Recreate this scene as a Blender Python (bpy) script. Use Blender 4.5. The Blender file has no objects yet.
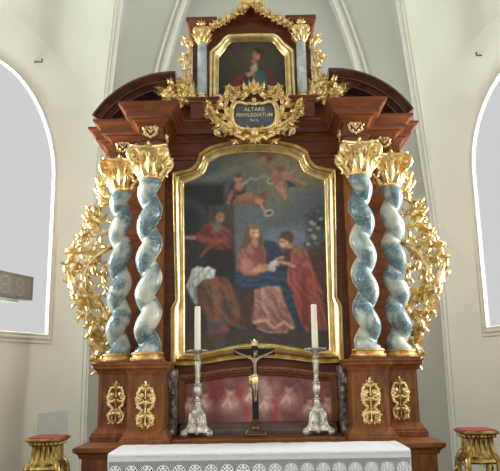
import bpy, bmesh, math, random
import numpy as np
from mathutils import Vector, Matrix

PI = math.pi
sc = bpy.context.scene
COL = sc.collection
rad = math.radians

# ------------------------------------------------------------------ camera
F_PX = 640.0
CAM = Vector((0.0, -4.6, 1.62))
_p, _r, _y = rad(11.6), rad(0.95), rad(0.45)
FW = Vector((math.sin(-_y) * math.cos(_p), math.cos(_y) * math.cos(_p), math.sin(_p)))
_rt = FW.cross(Vector((0, 0, 1))).normalized()
_up = _rt.cross(FW)
RT = _rt * math.cos(_r) - _up * math.sin(_r)
UP = _up * math.cos(_r) + _rt * math.sin(_r)


def P(px, py, Y):
    """photo position -> (X, Z) on the upright plane y = Y"""
    d = FW * F_PX + RT * (px - 250) + UP * (235.5 - py)
    k = (Y - CAM.y) / d.y
    return CAM.x + d.x * k, CAM.z + d.z * k


cam_d = bpy.data.cameras.new('camera')
cam_d.sensor_fit = 'HORIZONTAL'
cam_d.sensor_width = 36.0
cam_d.lens = 36.0 * F_PX / 500.0
cam_d.clip_end = 100
cam = bpy.data.objects.new('camera', cam_d)
COL.objects.link(cam)
cam.matrix_world = Matrix(((RT.x, UP.x, -FW.x, CAM.x), (RT.y, UP.y, -FW.y, CAM.y), (RT.z, UP.z, -FW.z, CAM.z), (0, 0, 0, 1)))
sc.camera = cam


# ------------------------------------------------------------------ materials
def s2l(c):
    return tuple(((v / 255) / 12.92 if v / 255 <= 0.04045 else ((v / 255 + 0.055) / 1.055) ** 2.4) for v in c)


def rgba(c):
    return s2l(c) + (1,)


class NT:
    def __init__(s, name):
        s.m = bpy.data.materials.new(name)
        s.m.use_nodes = True
        s.t = s.m.node_tree
        s.b = s.t.nodes['Principled BSDF']

    def n(s, kind, **kw):
        x = s.t.nodes.new('ShaderNode' + kind)
        for k, v in kw.items():
            if k in x.inputs:
                x.inputs[k].default_value = v
            else:
                setattr(x, k, v)
        return x

    def l(s, a, b):
        s.t.links.new(a, b)

    def set(s, **kw):
        for k, v in kw.items():
            s.b.inputs[k.replace('_', ' ')].default_value = v

    def ramp(s, fac, stops):
        r = s.n('ValToRGB')
        e = r.color_ramp.elements
        while len(e) < len(stops):
            e.new(0.5)
        for el, (p, c) in zip(e, stops):
            el.position = p
            el.color = rgba(c)
        s.l(fac, r.inputs['Fac'])
        return r.outputs['Color']

    def pos(s, scale=(1, 1, 1)):
        g = s.n('NewGeometry')
        mp = s.n('Mapping')
        mp.inputs['Scale'].default_value = scale
        s.l(g.outputs['Position'], mp.inputs['Vector'])
        return mp.outputs['Vector']

    def bump(s, fac, strength, dist=0.01):
        b = s.n('Bump')
        b.inputs['Strength'].default_value = strength
        b.inputs['Distance'].default_value = dist
        s.l(fac, b.inputs['Height'])
        s.l(b.outputs['Normal'], s.b.inputs['Normal'])


def mat_noise(name, stops, scale, mscale=(1, 1, 1), rough=0.5, metal=0.0, detail=5, dist=0.0, bump=0.0, bdist=0.005, spec=0.5, coat=0.0):
    t = NT(name)
    nz = t.n('TexNoise')
    nz.inputs['Scale'].default_value = scale
    nz.inputs['Detail'].default_value = detail
    nz.inputs['Distortion'].default_value = dist
    t.l(t.pos(mscale), nz.inputs['Vector'])
    t.l(t.ramp(nz.outputs['Fac'], stops), t.b.inputs['Base Color'])
    t.set(Roughness=rough, Metallic=metal, Specular_IOR_Level=spec, Coat_Weight=coat)
    t.b.inputs['Coat Roughness'].default_value = 0.12
    if bump:
        t.bump(nz.outputs['Fac'], bump, bdist)
    return t.m


M = {}
M['gold'] = mat_noise('gilding', [(0.3, (198, 164, 102)), (0.5, (226, 198, 138)), (0.7, (248, 230, 184))], 26, rough=0.42, metal=1.0, bump=0.4, bdist=0.004)
M['gold_frame'] = mat_noise('frame_gilding', [(0.3, (204, 176, 116)), (0.5, (222, 198, 138)), (0.7, (238, 220, 168))], 16, rough=0.34, metal=0.95, bump=0.15, bdist=0.003)
M['gold_old'] = mat_noise('aged_gilding', [(0.3, (96, 74, 38)), (0.5, (150, 124, 70)), (0.7, (196, 168, 104))], 30, rough=0.38, metal=0.95, bump=0.3, bdist=0.004)
M['walnut'] = mat_noise('walnut', [(0.25, (90, 50, 18)), (0.5, (118, 69, 27)), (0.75, (142, 88, 38))], 5, (3, 3, 0.9), rough=0.45, detail=8, dist=1.6, spec=0.3, coat=0.04)
M['walnut_red'] = mat_noise('reddish_walnut', [(0.25, (76, 39, 16)), (0.5, (100, 54, 24)), (0.75, (124, 71, 33))], 5, (1, 3, 4), rough=0.4, detail=8, dist=1.2, spec=0.3, coat=0.06)
M['wood_dark'] = mat_noise('dark_walnut', [(0.3, (48, 25, 17)), (0.5, (70, 38, 25)), (0.7, (92, 53, 35))], 6, (1, 3, 3), rough=0.3, detail=6, dist=1.0, coat=0.2)
M['black_wood'] = mat_noise('ebonised_wood', [(0.3, (16, 15, 14)), (0.7, (30, 26, 24))], 10, rough=0.5, spec=0.3)
M['console'] = mat_noise('dark_silvered_carving', [(0.3, (70, 58, 54)), (0.5, (116, 106, 100)), (0.68, (176, 170, 164))], 26, rough=0.4, metal=0.25, bump=0.4)
M['plaster'] = mat_noise('plaster', [(0.3, (222, 224, 208)), (0.7, (230, 232, 217))], 1.5, rough=0.9, bump=0.04, bdist=0.01)
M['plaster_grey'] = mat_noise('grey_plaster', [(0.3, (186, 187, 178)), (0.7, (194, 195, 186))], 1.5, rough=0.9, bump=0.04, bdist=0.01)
M['stucco_white'] = mat_noise('white_stucco', [(0.3, (212, 211, 200)), (0.7, (218, 217, 208))], 3, rough=0.85)
M['floor'] = mat_noise('stone_floor', [(0.3, (120, 112, 100)), (0.7, (150, 142, 128))], 3, rough=0.5)
M['silver'] = mat_noise('silvered_metal', [(0.3, (138, 130, 114)), (0.5, (190, 184, 168)), (0.7, (220, 216, 204))], 34, rough=0.4, metal=0.6, bump=0.4, bdist=0.004)
M['wax'] = mat_noise('candle_wax', [(0.3, (222, 216, 194)), (0.7, (230, 225, 206))], 8, rough=0.5)
M['linen'] = mat_noise('white_linen', [(0.3, (194, 194, 196)), (0.7, (202, 202, 204))], 40, rough=0.9, bump=0.05)
M['red_cloth'] = mat_noise('red_cloth', [(0.3, (128, 46, 34)), (0.7, (150, 60, 44))], 60, rough=0.9)
M['slate'] = mat_noise('slate_paint', [(0.3, (56, 60, 66)), (0.7, (74, 78, 84))], 14, rough=0.4)
M['letter'] = mat_noise('pale_gold_paint', [(0.3, (176, 166, 128)), (0.7, (196, 186, 150))], 30, rough=0.5)
M['bronze'] = mat_noise('pale_bronze', [(0.3, (134, 118, 90)), (0.7, (172, 156, 124))], 40, rough=0.4, metal=0.5)
M['grey_plastic'] = mat_noise('grey_plastic', [(0.3, (120, 120, 114)), (0.7, (128, 128, 122))], 8, rough=0.45)
M['digit'] = mat_noise('unlit_segment', [(0.3, (150, 150, 143)), (0.7, (156, 156, 149))], 8, rough=0.5)
M['panel_grey'] = mat_noise('grey_panel', [(0.3, (206, 210, 204)), (0.7, (212, 216, 210))], 6, rough=0.6)
M['bronze_dark'] = mat_noise('dark_bronze', [(0.3, (84, 70, 52)), (0.7, (110, 94, 72))], 40, rough=0.45, metal=0.5)
M['iron'] = mat_noise('dark_iron', [(0.3, (60, 58, 54)), (0.7, (84, 80, 74))], 12, rough=0.5, metal=0.6)


def marble():
    t = NT('blue_grey_marble')
    nz = t.n('TexNoise')
    nz.inputs['Scale'].default_value = 5.2
    nz.inputs['Detail'].default_value = 3
    nz.inputs['Distortion'].default_value = 0.7
    t.l(t.pos((1, 1, 1.1)), nz.inputs['Vector'])
    base = t.ramp(nz.outputs['Fac'], [(0.36, (74, 98, 106)), (0.47, (98, 120, 124)), (0.54, (150, 160, 152)), (0.63, (188, 186, 168))])
    n2 = t.n('TexNoise')
    n2.inputs['Scale'].default_value = 11
    n2.inputs['Detail'].default_value = 3
    n2.inputs['Distortion'].default_value = 2.2
    t.l(t.pos((1, 1, 1)), n2.inputs['Vector'])
    a = t.n('Math', operation='SUBTRACT'); a.inputs[1].default_value = 0.5
    t.l(n2.outputs['Fac'], a.inputs[0])
    b = t.n('Math', operation='ABSOLUTE'); t.l(a.outputs[0], b.inputs[0])
    veins = t.ramp(b.outputs[0], [(0.0, (255, 255, 255)), (0.012, (190, 190, 190)), (0.035, (0, 0, 0))])
    mx = t.n('MixRGB'); mx.blend_type = 'MIX'
    bw = t.n('Math', operation='MULTIPLY'); bw.inputs[1].default_value = 0.55
    t.l(veins, bw.inputs[0]); t.l(bw.outputs[0], mx.inputs['Fac'])
    t.l(base, mx.inputs['Color1']); mx.inputs['Color2'].default_value = rgba((180, 186, 180))
    t.l(mx.outputs['Color'], t.b.inputs['Base Color'])
    t.set(Roughness=0.22, Specular_IOR_Level=0.5)
    return t.m


M['marble'] = marble()
M['pale_marble'] = mat_noise('pale_blue_marble', [(0.3, (116, 134, 142)), (0.5, (158, 170, 172)), (0.7, (206, 206, 196))], 9, (1, 1, 0.8), rough=0.3, dist=0.5)


def canvas_mat(name, rough, spec=0.4):
    t = NT(name)
    a = t.n('VertexColor'); a.layer_name = 'paint'
    t.l(a.outputs['Color'], t.b.inputs['Base Color'])
    nz = t.n('TexNoise'); nz.inputs['Scale'].default_value = 60
    t.l(t.pos(), nz.inputs['Vector'])
    t.bump(nz.outputs['Fac'], 0.08, 0.003)
    t.set(Roughness=rough, Specular_IOR_Level=spec)
    return t.m


M['canvas'] = canvas_mat('oil_painting', 0.5, 0.25)


def glass_mat():
    t = NT('clear_window_glass')
    tr = t.n('BsdfTransparent')
    gl = t.n('BsdfGlossy'); gl.inputs['Roughness'].default_value = 0.05
    mx = t.n('MixShader'); mx.inputs['Fac'].default_value = 0.008
    t.l(tr.outputs[0], mx.inputs[1]); t.l(gl.outputs[0], mx.inputs[2])
    t.l(mx.outputs[0], t.t.nodes['Material Output'].inputs['Surface'])
    return t.m


M['glass'] = glass_mat()


def lace_mat():
    """white thread, open ground: rows of round motifs in x (period 0.088) and z"""
    t = NT('lace')
    g = t.n('NewGeometry')
    sp = t.n('SeparateXYZ'); t.l(g.outputs['Position'], sp.inputs[0])

    def math_(op, a, b=None):
        m = t.n('Math', operation=op)
        for i, v in enumerate((a, b)):
            if v is None: continue
            if isinstance(v, (int, float)): m.inputs[i].default_value = v
            else: t.l(v, m.inputs[i])
        return m.outputs[0]
    per = 0.088
    fx = math_('SUBTRACT', math_('PINGPONG', sp.outputs['X'], per / 2), 0.0)          # 0 at motif centre .. per/2
    dz = math_('SUBTRACT', sp.outputs['Z'], 1.062)
    r = math_('SQRT', math_('ADD', math_('MULTIPLY', fx, fx), math_('MULTIPLY', dz, dz)))
    rings = math_('GREATER_THAN', math_('SINE', math_('MULTIPLY', r, 2 * PI / 0.0150)), 0.15)
    ang = math_('ARCTAN2', dz, fx)
    petals = math_('GREATER_THAN', math_('SINE', math_('MULTIPLY', ang, 10)), 0.0)
    inner = math_('LESS_THAN', r, 0.036)
    motif = math_('MULTIPLY', inner, math_('MAXIMUM', rings, math_('MULTIPLY', petals, math_('LESS_THAN', r, 0.03))))
    d1 = math_('GREATER_THAN', math_('SINE', math_('MULTIPLY', math_('ADD', sp.outputs['X'], sp.outputs['Z']), 2 * PI / 0.0115)), 0.84)
    d2 = math_('GREATER_THAN', math_('SINE', math_('MULTIPLY', math_('SUBTRACT', sp.outputs['X'], sp.outputs['Z']), 2 * PI / 0.0115)), 0.84)
    net = math_('MULTIPLY', math_('SUBTRACT', 1.0, inner), math_('MAXIMUM', d1, d2))
    edge = math_('GREATER_THAN', sp.outputs['Z'], 1.118)
    al = math_('MINIMUM', math_('MAXIMUM', math_('MAXIMUM', motif, net), edge), 1.0)
    t.l(al, t.b.inputs['Alpha'])
    t.b.inputs['Base Color'].default_value = rgba((226, 226, 226))
    t.set(Roughness=0.9)
    return t.m


M['lace'] = lace_mat()


# ------------------------------------------------------------------ mesh building
class MB:
    def __init__(s):
        s.v, s.f = [], []

    def add(s, vs, fs):
        b = len(s.v)
        s.v.extend(tuple(float(c) for c in v) for v in vs)
        s.f.extend(tuple(b + i for i in f) for f in fs)
        return s

    def merge(s, o):
        return s.add(o.v, o.f)

    def mirrored(s):
        m = MB()
        m.v = [(-x, y, z) for x, y, z in s.v]
        m.f = [tuple(reversed(f)) for f in s.f]
        return m

    def both(s):
        return MB().merge(s).merge(s.mirrored())

    def moved(s, dx=0, dy=0, dz=0, k=1.0):
        m = MB()
        m.v = [(x * k + dx, y * k + dy, z * k + dz) for x, y, z in s.v]
        m.f = list(s.f)
        return m

    def mapped(s, fn):
        m = MB()
        m.v = [tuple(fn(*v)) for v in s.v]
        m.f = list(s.f)
        return m

    def box(s, x0, x1, y0, y1, z0, z1, c=0.0):
        if c <= 0:
            vs = [(x, y, z) for z in (z0, z1) for y in (y0, y1) for x in (x0, x1)]
            return s.add(vs, [(0, 2, 3, 1), (4, 5, 7, 6), (0, 1, 5, 4), (1, 3, 7, 5), (3, 2, 6, 7), (2, 0, 4, 6)])
        rings = []
        for z, i in ((z0, c), (z0 + c, 0), (z1 - c, 0), (z1, c)):
            rings.append([(x0 + i, y0 + i, z), (x1 - i, y0 + i, z), (x1 - i, y1 - i, z), (x0 + i, y1 - i, z)])
        return s.loft(rings, True, True)

    def loft(s, rings, closed=True, caps=False):
        n = len(rings[0])
        vs = [p for r in rings for p in r]
        fs = []
        for i in range(len(rings) - 1):
            for j in range(n if closed else n - 1):
                k = (j + 1) % n
                fs.append((i * n + j, i * n + k, (i + 1) * n + k, (i + 1) * n + j))
        if caps:
            fs.append(tuple(reversed(range(n))))
            fs.append(tuple((len(rings) - 1) * n + j for j in range(n)))
        return s.add(vs, fs)

    def lathe(s, prof, cx, cy, seg=24, fn=None):
        rings = []
        for r, z in prof:
            ring = []
            for j in range(seg):
                a = 2 * PI * j / seg
                k = fn(a, r, z) if fn else 1.0
                ring.append((cx + r * k * math.cos(a), cy + r * k * math.sin(a), z))
            rings.append(ring)
        return s.loft(rings, True, True)

    def tube(s, pts, radii, seg=8, flat=1.0, caps=True):
        pts = [Vector(p) for p in pts]
        n = len(pts)
        if isinstance(radii, (int, float)):
            radii = [radii] * n
        rings = []
        nrm = None
        for i in range(n):
            t = (pts[min(i + 1, n - 1)] - pts[max(i - 1, 0)])
            if t.length < 1e-9:
                t = Vector((0, 0, 1))
            t.normalize()
            if nrm is None:
                nrm = Vector((0, -1, 0)) - t * Vector((0, -1, 0)).dot(t)
                if nrm.length < 1e-3:
                    nrm = Vector((1, 0, 0)) - t * t.x
                nrm.normalize()
            else:
                nrm = nrm - t * nrm.dot(t)
                nrm.normalize()
            b = t.cross(nrm)
            rings.append([pts[i] + (nrm * math.cos(2 * PI * j / seg) * flat + b * math.sin(2 * PI * j / seg)) * radii[i] for j in range(seg)])
        return s.loft(rings, True, caps)

    def ball(s, c, r, seg=10, rings=6, sc=(1, 1, 1)):
        vs = [(c[0], c[1], c[2] - r * sc[2])]
        for i in range(1, rings):
            a = -PI / 2 + PI * i / rings
            for j in range(seg):
                b = 2 * PI * j / seg
                vs.append((c[0] + r * sc[0] * math.cos(a) * math.cos(b), c[1] + r * sc[1] * math.cos(a) * math.sin(b), c[2] + r * sc[2] * math.sin(a)))
        vs.append((c[0], c[1], c[2] + r * sc[2]))
        fs = []
        for j in range(seg):
            k = (j + 1) % seg
            fs.append((0, 1 + k, 1 + j))
            for i in range(rings - 2):
                a, b = 1 + i * seg, 1 + (i + 1) * seg
                fs.append((a + j, a + k, b + k, b + j))
            a = 1 + (rings - 2) * seg
            fs.append((a + j, a + k, len(vs) - 1))
        return s.add(vs, fs)

    def prism(s, outline, y0, y1):
        """closed outline in (x, z), counter-clockwise seen from the front (-y)"""
        n = len(outline)
        vs = [(x, y0, z) for x, z in outline] + [(x, y1, z) for x, z in outline]
        fs = [tuple(range(n)), tuple(reversed(range(n, 2 * n)))]
        fs += [(j, n + j, n + (j + 1) % n, (j + 1) % n) for j in range(n)]
        return s.add(vs, fs)

    def sweep_plan(s, plan, prof):
        """mould a profile [(out, z)] along a plan polyline [(x, y)]; outward is to the right of travel"""
        n = len(plan)
        dirs = []
        for i in range(n - 1):
            d = Vector((plan[i + 1][0] - plan[i][0], plan[i + 1][1] - plan[i][1]))
            d.normalize()
            dirs.append(Vector((d.y, -d.x)))
        rings = []
        for i in range(n):
            a = dirs[max(i - 1, 0)]
            b = dirs[min(i, n - 2)]
            m = (a + b)
            m = m / max(m.dot(a), 0.2) if m.length > 1e-6 else a
            rings.append([(plan[i][0] + m.x * o, plan[i][1] + m.y * o, z) for o, z in prof])
        k = len(prof)
        vs = [p for r in rings for p in r]
        fs = []
        for i in range(n - 1):
            for j in range(k - 1):
                fs.append((i * k + j, (i + 1) * k + j, (i + 1) * k + j + 1, i * k + j + 1))
        fs.append(tuple(range(k)))
        fs.append(tuple(reversed(range((n - 1) * k, n * k))))
        return s.add(vs, fs)

    # ---- carving
    def leaf(s, o, u, v, n, L, W, bend=0.0, lift=0.35, lobes=3, N=9, th=0.12):
        """acanthus leaf: starts at o along u, bends towards v, tip rises along n"""
        o, u, v, n = Vector(o), Vector(u).normalized(), Vector(v).normalized(), Vector(n).normalized()
        p = Vector((0.0, 0.0))
        rows = []
        for i in range(N + 1):
            t = i / N
            a = bend * t * t
            d = Vector((math.cos(a), math.sin(a)))
            if i:
                p = p + d * (L / N)
            w = W * 0.5 * (0.35 + 0.65 * math.sin(PI * min(t * 1.15 + 0.12, 1.0))) * (1 - 0.50 * abs(math.sin(lobes * PI * t + 0.3)))
            if t > 0.75:
                w *= max(0.06, 1 - ((t - 0.75) / 0.25) ** 1.6)
            q = Vector((-d.y, d.x))
            h = L * (lift * t ** 2.2 + 0.10 * math.sin(PI * t))
            row = []
            for c in (-1, -0.5, 0, 0.5, 1):
                e = p + q * (w * c)
                hh = h + W * (0.16 * (1 - abs(c)) - 0.10 * (abs(abs(c) - 0.5) < 0.01)) - 0.1 * W * (abs(c) > 0.9)
                row.append(o + u * e.x + v * e.y + n * hh)
            rows.append(row)
        vs = [q for r in rows for q in r] + [q - n * (W * th) for r in rows for q in r]
        k = 5 * (N + 1)
        fs = []
        for i in range(N):
            for j in range(4):
                a = i * 5 + j
                fs.append((a, a + 5, a + 6, a + 1))
                fs.append((k + a, k + a + 1, k + a + 6, k + a + 5))
            a = i * 5
            fs.append((a, k + a, k + a + 5, a + 5))
            a = i * 5 + 4
            fs.append((a, a + 5, k + a + 5, k + a))
        fs.append((0, 1, 2, 3, 4, k + 4, k + 3, k + 2, k + 1, k))
        fs.append(tuple(reversed([k - 5, k - 4, k - 3, k - 2, k - 1, 2 * k - 1, 2 * k - 2, 2 * k - 3, 2 * k - 4, 2 * k - 5])))
        return s.add(vs, fs)

    def lf(s, x, z, y, ang, L, W, bend=0.0, lift=0.35, lobes=3):
        """leaf lying in the upright x-z plane at depth y, heading ang degrees (0 = +x, 90 = up)"""
        a = rad(ang)
        return s.leaf((x, y, z), (math.cos(a), 0, math.sin(a)), (-math.sin(a), 0, math.cos(a)), (0, -1, 0), L, W, bend, lift, lobes)

    def rosette(s, x, z, y, R, n=6, rot=0.0):
        for i in range(n):
            s.lf(x, z, y, rot + 360 * i / n, R, R * 0.8, 0.0, 0.25, 2)
        return s.ball((x, y - R * 0.22, z), R * 0.3, 8, 5)

    def scroll(s, pts, r0, r1, end=None, y=0.0, leaf=0.0, every=1.0, wl=0.6, flat=0.8, phase=0, sides=(1, -1), yfn=None, rise=0.25, seg=8):
        """stem along (x, z) points, ending in a spiral (radius, turns, dir), with leaves on its sides"""
        c = catmull(pts, 8)
        if end:
            R, turns, dr = end
            h = math.atan2(c[-1][1] - c[-2][1], c[-1][0] - c[-2][0])
            x, z = c[-1]
            tot = turns * 2 * PI
            N = max(8, int(turns * 18))
            for i in range(N):
                k = R * (1 - 0.78 * (i + 0.5) / N)
                h += dr * tot / N / 2
                x += math.cos(h) * k * tot / N
                z += math.sin(h) * k * tot / N
                h += dr * tot / N / 2
                c.append((x, z))
        n = len(c)
        Y = yfn or (lambda x, z: y)
        rr = [r0 + (r1 - r0) * (i / (n - 1)) for i in range(n)]
        rr[0] *= 0.5
        p3 = [(x, Y(x, z) - 0.5 * r0 * rise * math.sin(PI * i / (n - 1)), z) for i, (x, z) in enumerate(c)]
        s.tube(p3, rr, seg, flat)
        if end:
            s.ball(p3[-1], r1 * 1.9, 8, 6)
        if leaf > 0:
            acc, side = 0.0, phase
            step = leaf * 0.62 * every
            for i in range(1, n):
                acc += math.hypot(c[i][0] - c[i - 1][0], c[i][1] - c[i - 1][1])
                if acc > step and i < n - (6 if end else 1):
                    acc = 0.0
                    sd = sides[side % len(sides)]
                    side += 1
                    h = math.atan2(c[i][1] - c[i - 1][1], c[i][0] - c[i - 1][0])
                    x, z = c[i]
                    k = leaf * (0.75 + 0.5 * RNG.random()) * (1 - 0.35 * i / n)
                    s.lf(x, z, Y(x, z) - rr[i] * 0.3, math.degrees(h) + sd * RNG.uniform(38, 62), k, k * wl, -sd * RNG.uniform(0.6, 1.5), RNG.uniform(0.25, 0.55))
        return s

    def build(s, name, mat, parent=None, smooth=True, sharp=40):
        me = bpy.data.meshes.new(name)
        off = Vector((0, 0, 0))
        q = parent
        while q is not None:
            off += q.location
            q = q.parent
        me.from_pydata([(x - off.x, y - off.y, z - off.z) for x, y, z in s.v], [], s.f)
        me.materials.append(mat)
        if smooth:
            me.shade_smooth()
            me.set_sharp_from_angle(angle=rad(sharp))
        me.validate()
        me.update()
        o = bpy.data.objects.new(name, me)
        COL.objects.link(o)
        if parent is not None:
            o.parent = parent
        return o


RNG = random.Random(5)


def catmull(pts, sub):
    if len(pts) < 3:
        return [(pts[0][0] + (pts[1][0] - pts[0][0]) * i / sub, pts[0][1] + (pts[1][1] - pts[0][1]) * i / sub) for i in range(sub + 1)]
    q = [(2 * pts[0][0] - pts[1][0], 2 * pts[0][1] - pts[1][1])] + list(pts) + [(2 * pts[-1][0] - pts[-2][0], 2 * pts[-1][1] - pts[-2][1])]
    out = []
    for i in range(1, len(q) - 2):
        a, b, c, d = q[i - 1:i + 3]
        for k in range(sub):
            t = k / sub
            out.append(tuple(0.5 * (2 * b[m] + (c[m] - a[m]) * t + (2 * a[m] - 5 * b[m] + 4 * c[m] - d[m]) * t * t + (3 * b[m] - a[m] - 3 * c[m] + d[m]) * t ** 3) for m in (0, 1)))
    out.append(tuple(pts[-1]))
    return out


def thing(name, label, cat, loc, group=None):
    o = bpy.data.objects.new(name, None)
    o.empty_display_size = 0.05
    COL.objects.link(o)
    o.location = loc
    return tag(o, label, cat, group)


def tag(o, label, cat, group=None):
    o['kind'] = 'thing'
    o['label'] = label
    o['category'] = cat
    if group:
        o['group'] = group
    return o


def struct(mb, name, mat, **kw):
    o = mb.build(name, mat, **kw)
    o['kind'] = 'structure'
    return o


def pp(pts, Y):
    return [P(a, b, Y) for a, b in pts]


# ------------------------------------------------------------------ the room
PHI = rad(75)
CORNER = {-1: Vector((-1.53, 1.25, 0)), 1: Vector((1.69, 1.25, 0))}
ZTOP = 6.8


def lean(z):
    return 0.0685 * max(0.0, z - 2.407) ** 1.15


def WP(side, t, z, off=0.0):
    """point on a side wall: t metres from the corner, height z, off metres into the room"""
    d = Vector((side * math.cos(PHI), -math.sin(PHI), 0))
    n = Vector((-side * math.sin(PHI), -math.cos(PHI), 0))
    p = CORNER[side] + d * t + n * (off)
    return (p.x, p.y, z)


def WL(side, t, z, off=0.0):
    return WP(side, t, z, lean(z) + off)


TC, ZS, RW, ZB = 1.38, 3.195, 0.718, 1.91


def smooth01(a):
    a = min(1, max(0, a))
    return a * a * (3 - 2 * a)


def win_outline(tc, grow=0.0, n=40):
    """inner outline of the glazing, from the bottom near corner up, over and down"""
    r = RW + grow
    pts = [(tc - r, ZB - grow + (ZS - ZB + grow) * i / 14) for i in range(14)]
    pts += [(tc - r * math.cos(PI * i / n), ZS + r * math.sin(PI * i / n)) for i in range(n + 1)]
    pts += [(tc + r, ZS + (ZB - grow - ZS) * i / 14) for i in range(1, 15)]
    pts += [(tc + r - 2 * r * i / 12, ZB - grow) for i in range(1, 12)]
    return pts


def reveal_outline(tc):
    pts = []
    for (t, z) in win_outline(tc, 0.085):
        if z <= ZS:
            g = 0.345 * smooth01((z - 2.12) / 0.87)
            pts.append((tc + (t - tc) / (RW + 0.085) * (RW + 0.085 + g), z))
        else:
            a = math.atan2((z - ZS) , (t - tc))
            c, s_ = math.cos(a), math.sin(a)
            pts.append((tc + math.copysign(abs(c) ** 0.94, c) * (RW + 0.43), ZS + abs(s_) ** 0.94 * 0.985))
    return pts


def swell(z):
    """the vault bulges a little into the room round each window"""
    return 0.075 * smooth01((z - 2.3) / 0.8)


def side_wall(side):
    mb = MB()
    rv = MB()
    for tc, t0, t1 in ((TC, 0.0, 3.1),):
        ol = reveal_outline(tc)
        inn = win_outline(tc, 0.0)
        # rectangle points that belong to each outline point
        rect = []
        cz = 2.9
        for t, z in ol:
            dx, dz = t - tc, z - cz
            k = 1e9
            if dx < -1e-9: k = min(k, (t0 - tc) / dx)
            if dx > 1e-9: k = min(k, (t1 - tc) / dx)
            if dz > 1e-9: k = min(k, (ZTOP - cz) / dz)
            if dz < -1e-9: k = min(k, (0 - cz) / dz)
            rect.append([tc + dx * k, cz + dz * k])
        for ct, cz_ in ((t0, 0), (t1, 0), (t0, ZTOP), (t1, ZTOP)):
            j = min(range(len(rect)), key=lambda i: (rect[i][0] - ct) ** 2 + (rect[i][1] - cz_) ** 2)
            rect[j] = [ct, cz_]
        rings = []
        for s_ in range(13):
            q = (s_ / 12)
            rings.append([WL(side, a[0] + (b[0] - a[0]) * q, a[1] + (b[1] - a[1]) * q, swell(a[1]) * (1 - smooth01(q * 1.3))) for a, b in zip(ol, rect)])
        mb.loft(rings if side > 0 else [list(reversed(r)) for r in rings], True, False)
        # splayed reveal down to the glazing, then the thickness of the wall
        mid = win_outline(tc, 0.012)
        rr = [[WL(side, *a, swell(a[1])) for a in ol], [WP(side, a[0], a[1], 0.004) for a in mid], [WP(side, a[0], a[1], -0.016) for a in inn]]
        rv.loft(rr if side < 0 else [list(reversed(r)) for r in rr], True, False)
    nm = 'left' if side < 0 else 'right'
    struct(mb, 'wall_' + nm, M['plaster'], sharp=60)
    struct(rv, 'window_reveal_' + nm, M['plaster'], sharp=30)
    for w, tc in ((1, TC),):
        gl = MB()
        inn = win_outline(tc, 0.0)
        a = [WP(side, t, z, -0.008) for t, z in inn]
        b = [WP(side, t, z, -0.014) for t, z in inn]
        n = len(a)
        gl.add(a + b, [tuple(range(n)), tuple(reversed(range(n, 2 * n)))] + [(j, n + j, n + (j + 1) % n, (j + 1) % n) for j in range(n)])
        idx = w + (0 if side < 0 else 1)
        wo = struct(gl, 'window_%d' % idx, M['glass'], smooth=False)
        fr = MB()
        for g, r in ((0.014, 0.009), (0.040, 0.016), (0.074, 0.011)):
            ol = win_outline(tc, g)
            fr.tube([WP(side, t, z, 0.004) for t, z in ol + ol[:2]], r, 8)
        f = struct(fr, 'trim_%d' % (4 + idx), M['stucco_white'])


for sd in (-1, 1):
    side_wall(sd)

# floor, ceiling
struct(MB().box(-4.0, 4.1, -8.0, 1.7, -0.1, 0.0), 'floor', M['floor'], smooth=False)
struct(MB().box(-4.0, 4.1, -8.0, 1.7, ZTOP, ZTOP + 0.1), 'ceiling', M['plaster'], smooth=False)


# back wall with its pointed arch and shallow recess
def arch_x(z):
    """half-width of the arch on the back wall"""
    ks = [(2.292, 1.135), (3.218, 1.123), (3.913, 1.065), (4.503, 0.961), (4.862, 0.872), (5.245, 0.756), (5.65, 0.591), (5.997, 0.394), (6.252, 0.0)]
    for (a, xa), (b, xb) in zip(ks, ks[1:]):
        if z <= b:
            return xa + (xb - xa) * (z - a) / (b - a)
    return 0.0


curve_l = catmull([(-arch_x(z) + 0.087, z) for z in (2.292, 3.218, 3.913, 4.503, 4.862, 5.245, 5.65, 5.997, 6.252)], 5)
curve_r = catmull([(arch_x(z) + 0.087, z) for z in (2.292, 3.218, 3.913, 4.503, 4.862, 5.245, 5.65, 5.997, 6.252)], 5)
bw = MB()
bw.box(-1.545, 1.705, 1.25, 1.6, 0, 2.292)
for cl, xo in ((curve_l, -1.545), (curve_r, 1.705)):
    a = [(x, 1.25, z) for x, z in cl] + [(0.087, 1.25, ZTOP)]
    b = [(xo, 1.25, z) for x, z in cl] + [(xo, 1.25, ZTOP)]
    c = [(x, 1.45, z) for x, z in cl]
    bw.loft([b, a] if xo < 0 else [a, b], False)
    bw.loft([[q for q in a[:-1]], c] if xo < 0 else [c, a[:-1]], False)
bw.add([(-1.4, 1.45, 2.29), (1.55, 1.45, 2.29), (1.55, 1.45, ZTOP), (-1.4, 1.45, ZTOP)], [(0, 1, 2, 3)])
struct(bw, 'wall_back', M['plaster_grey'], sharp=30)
tr = MB()
for cl in (curve_l, curve_r):
    tr.tube([(x, 1.248, z) for x, z in cl], 0.026, 8, 0.6)
    sgn = -1 if cl is curve_l else 1
    tr.tube([(x + sgn * 0.07, 1.248, z) for x, z in cl], 0.014, 8, 0.8)
struct(tr, 'trim_1', M['stucco_white'])
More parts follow.
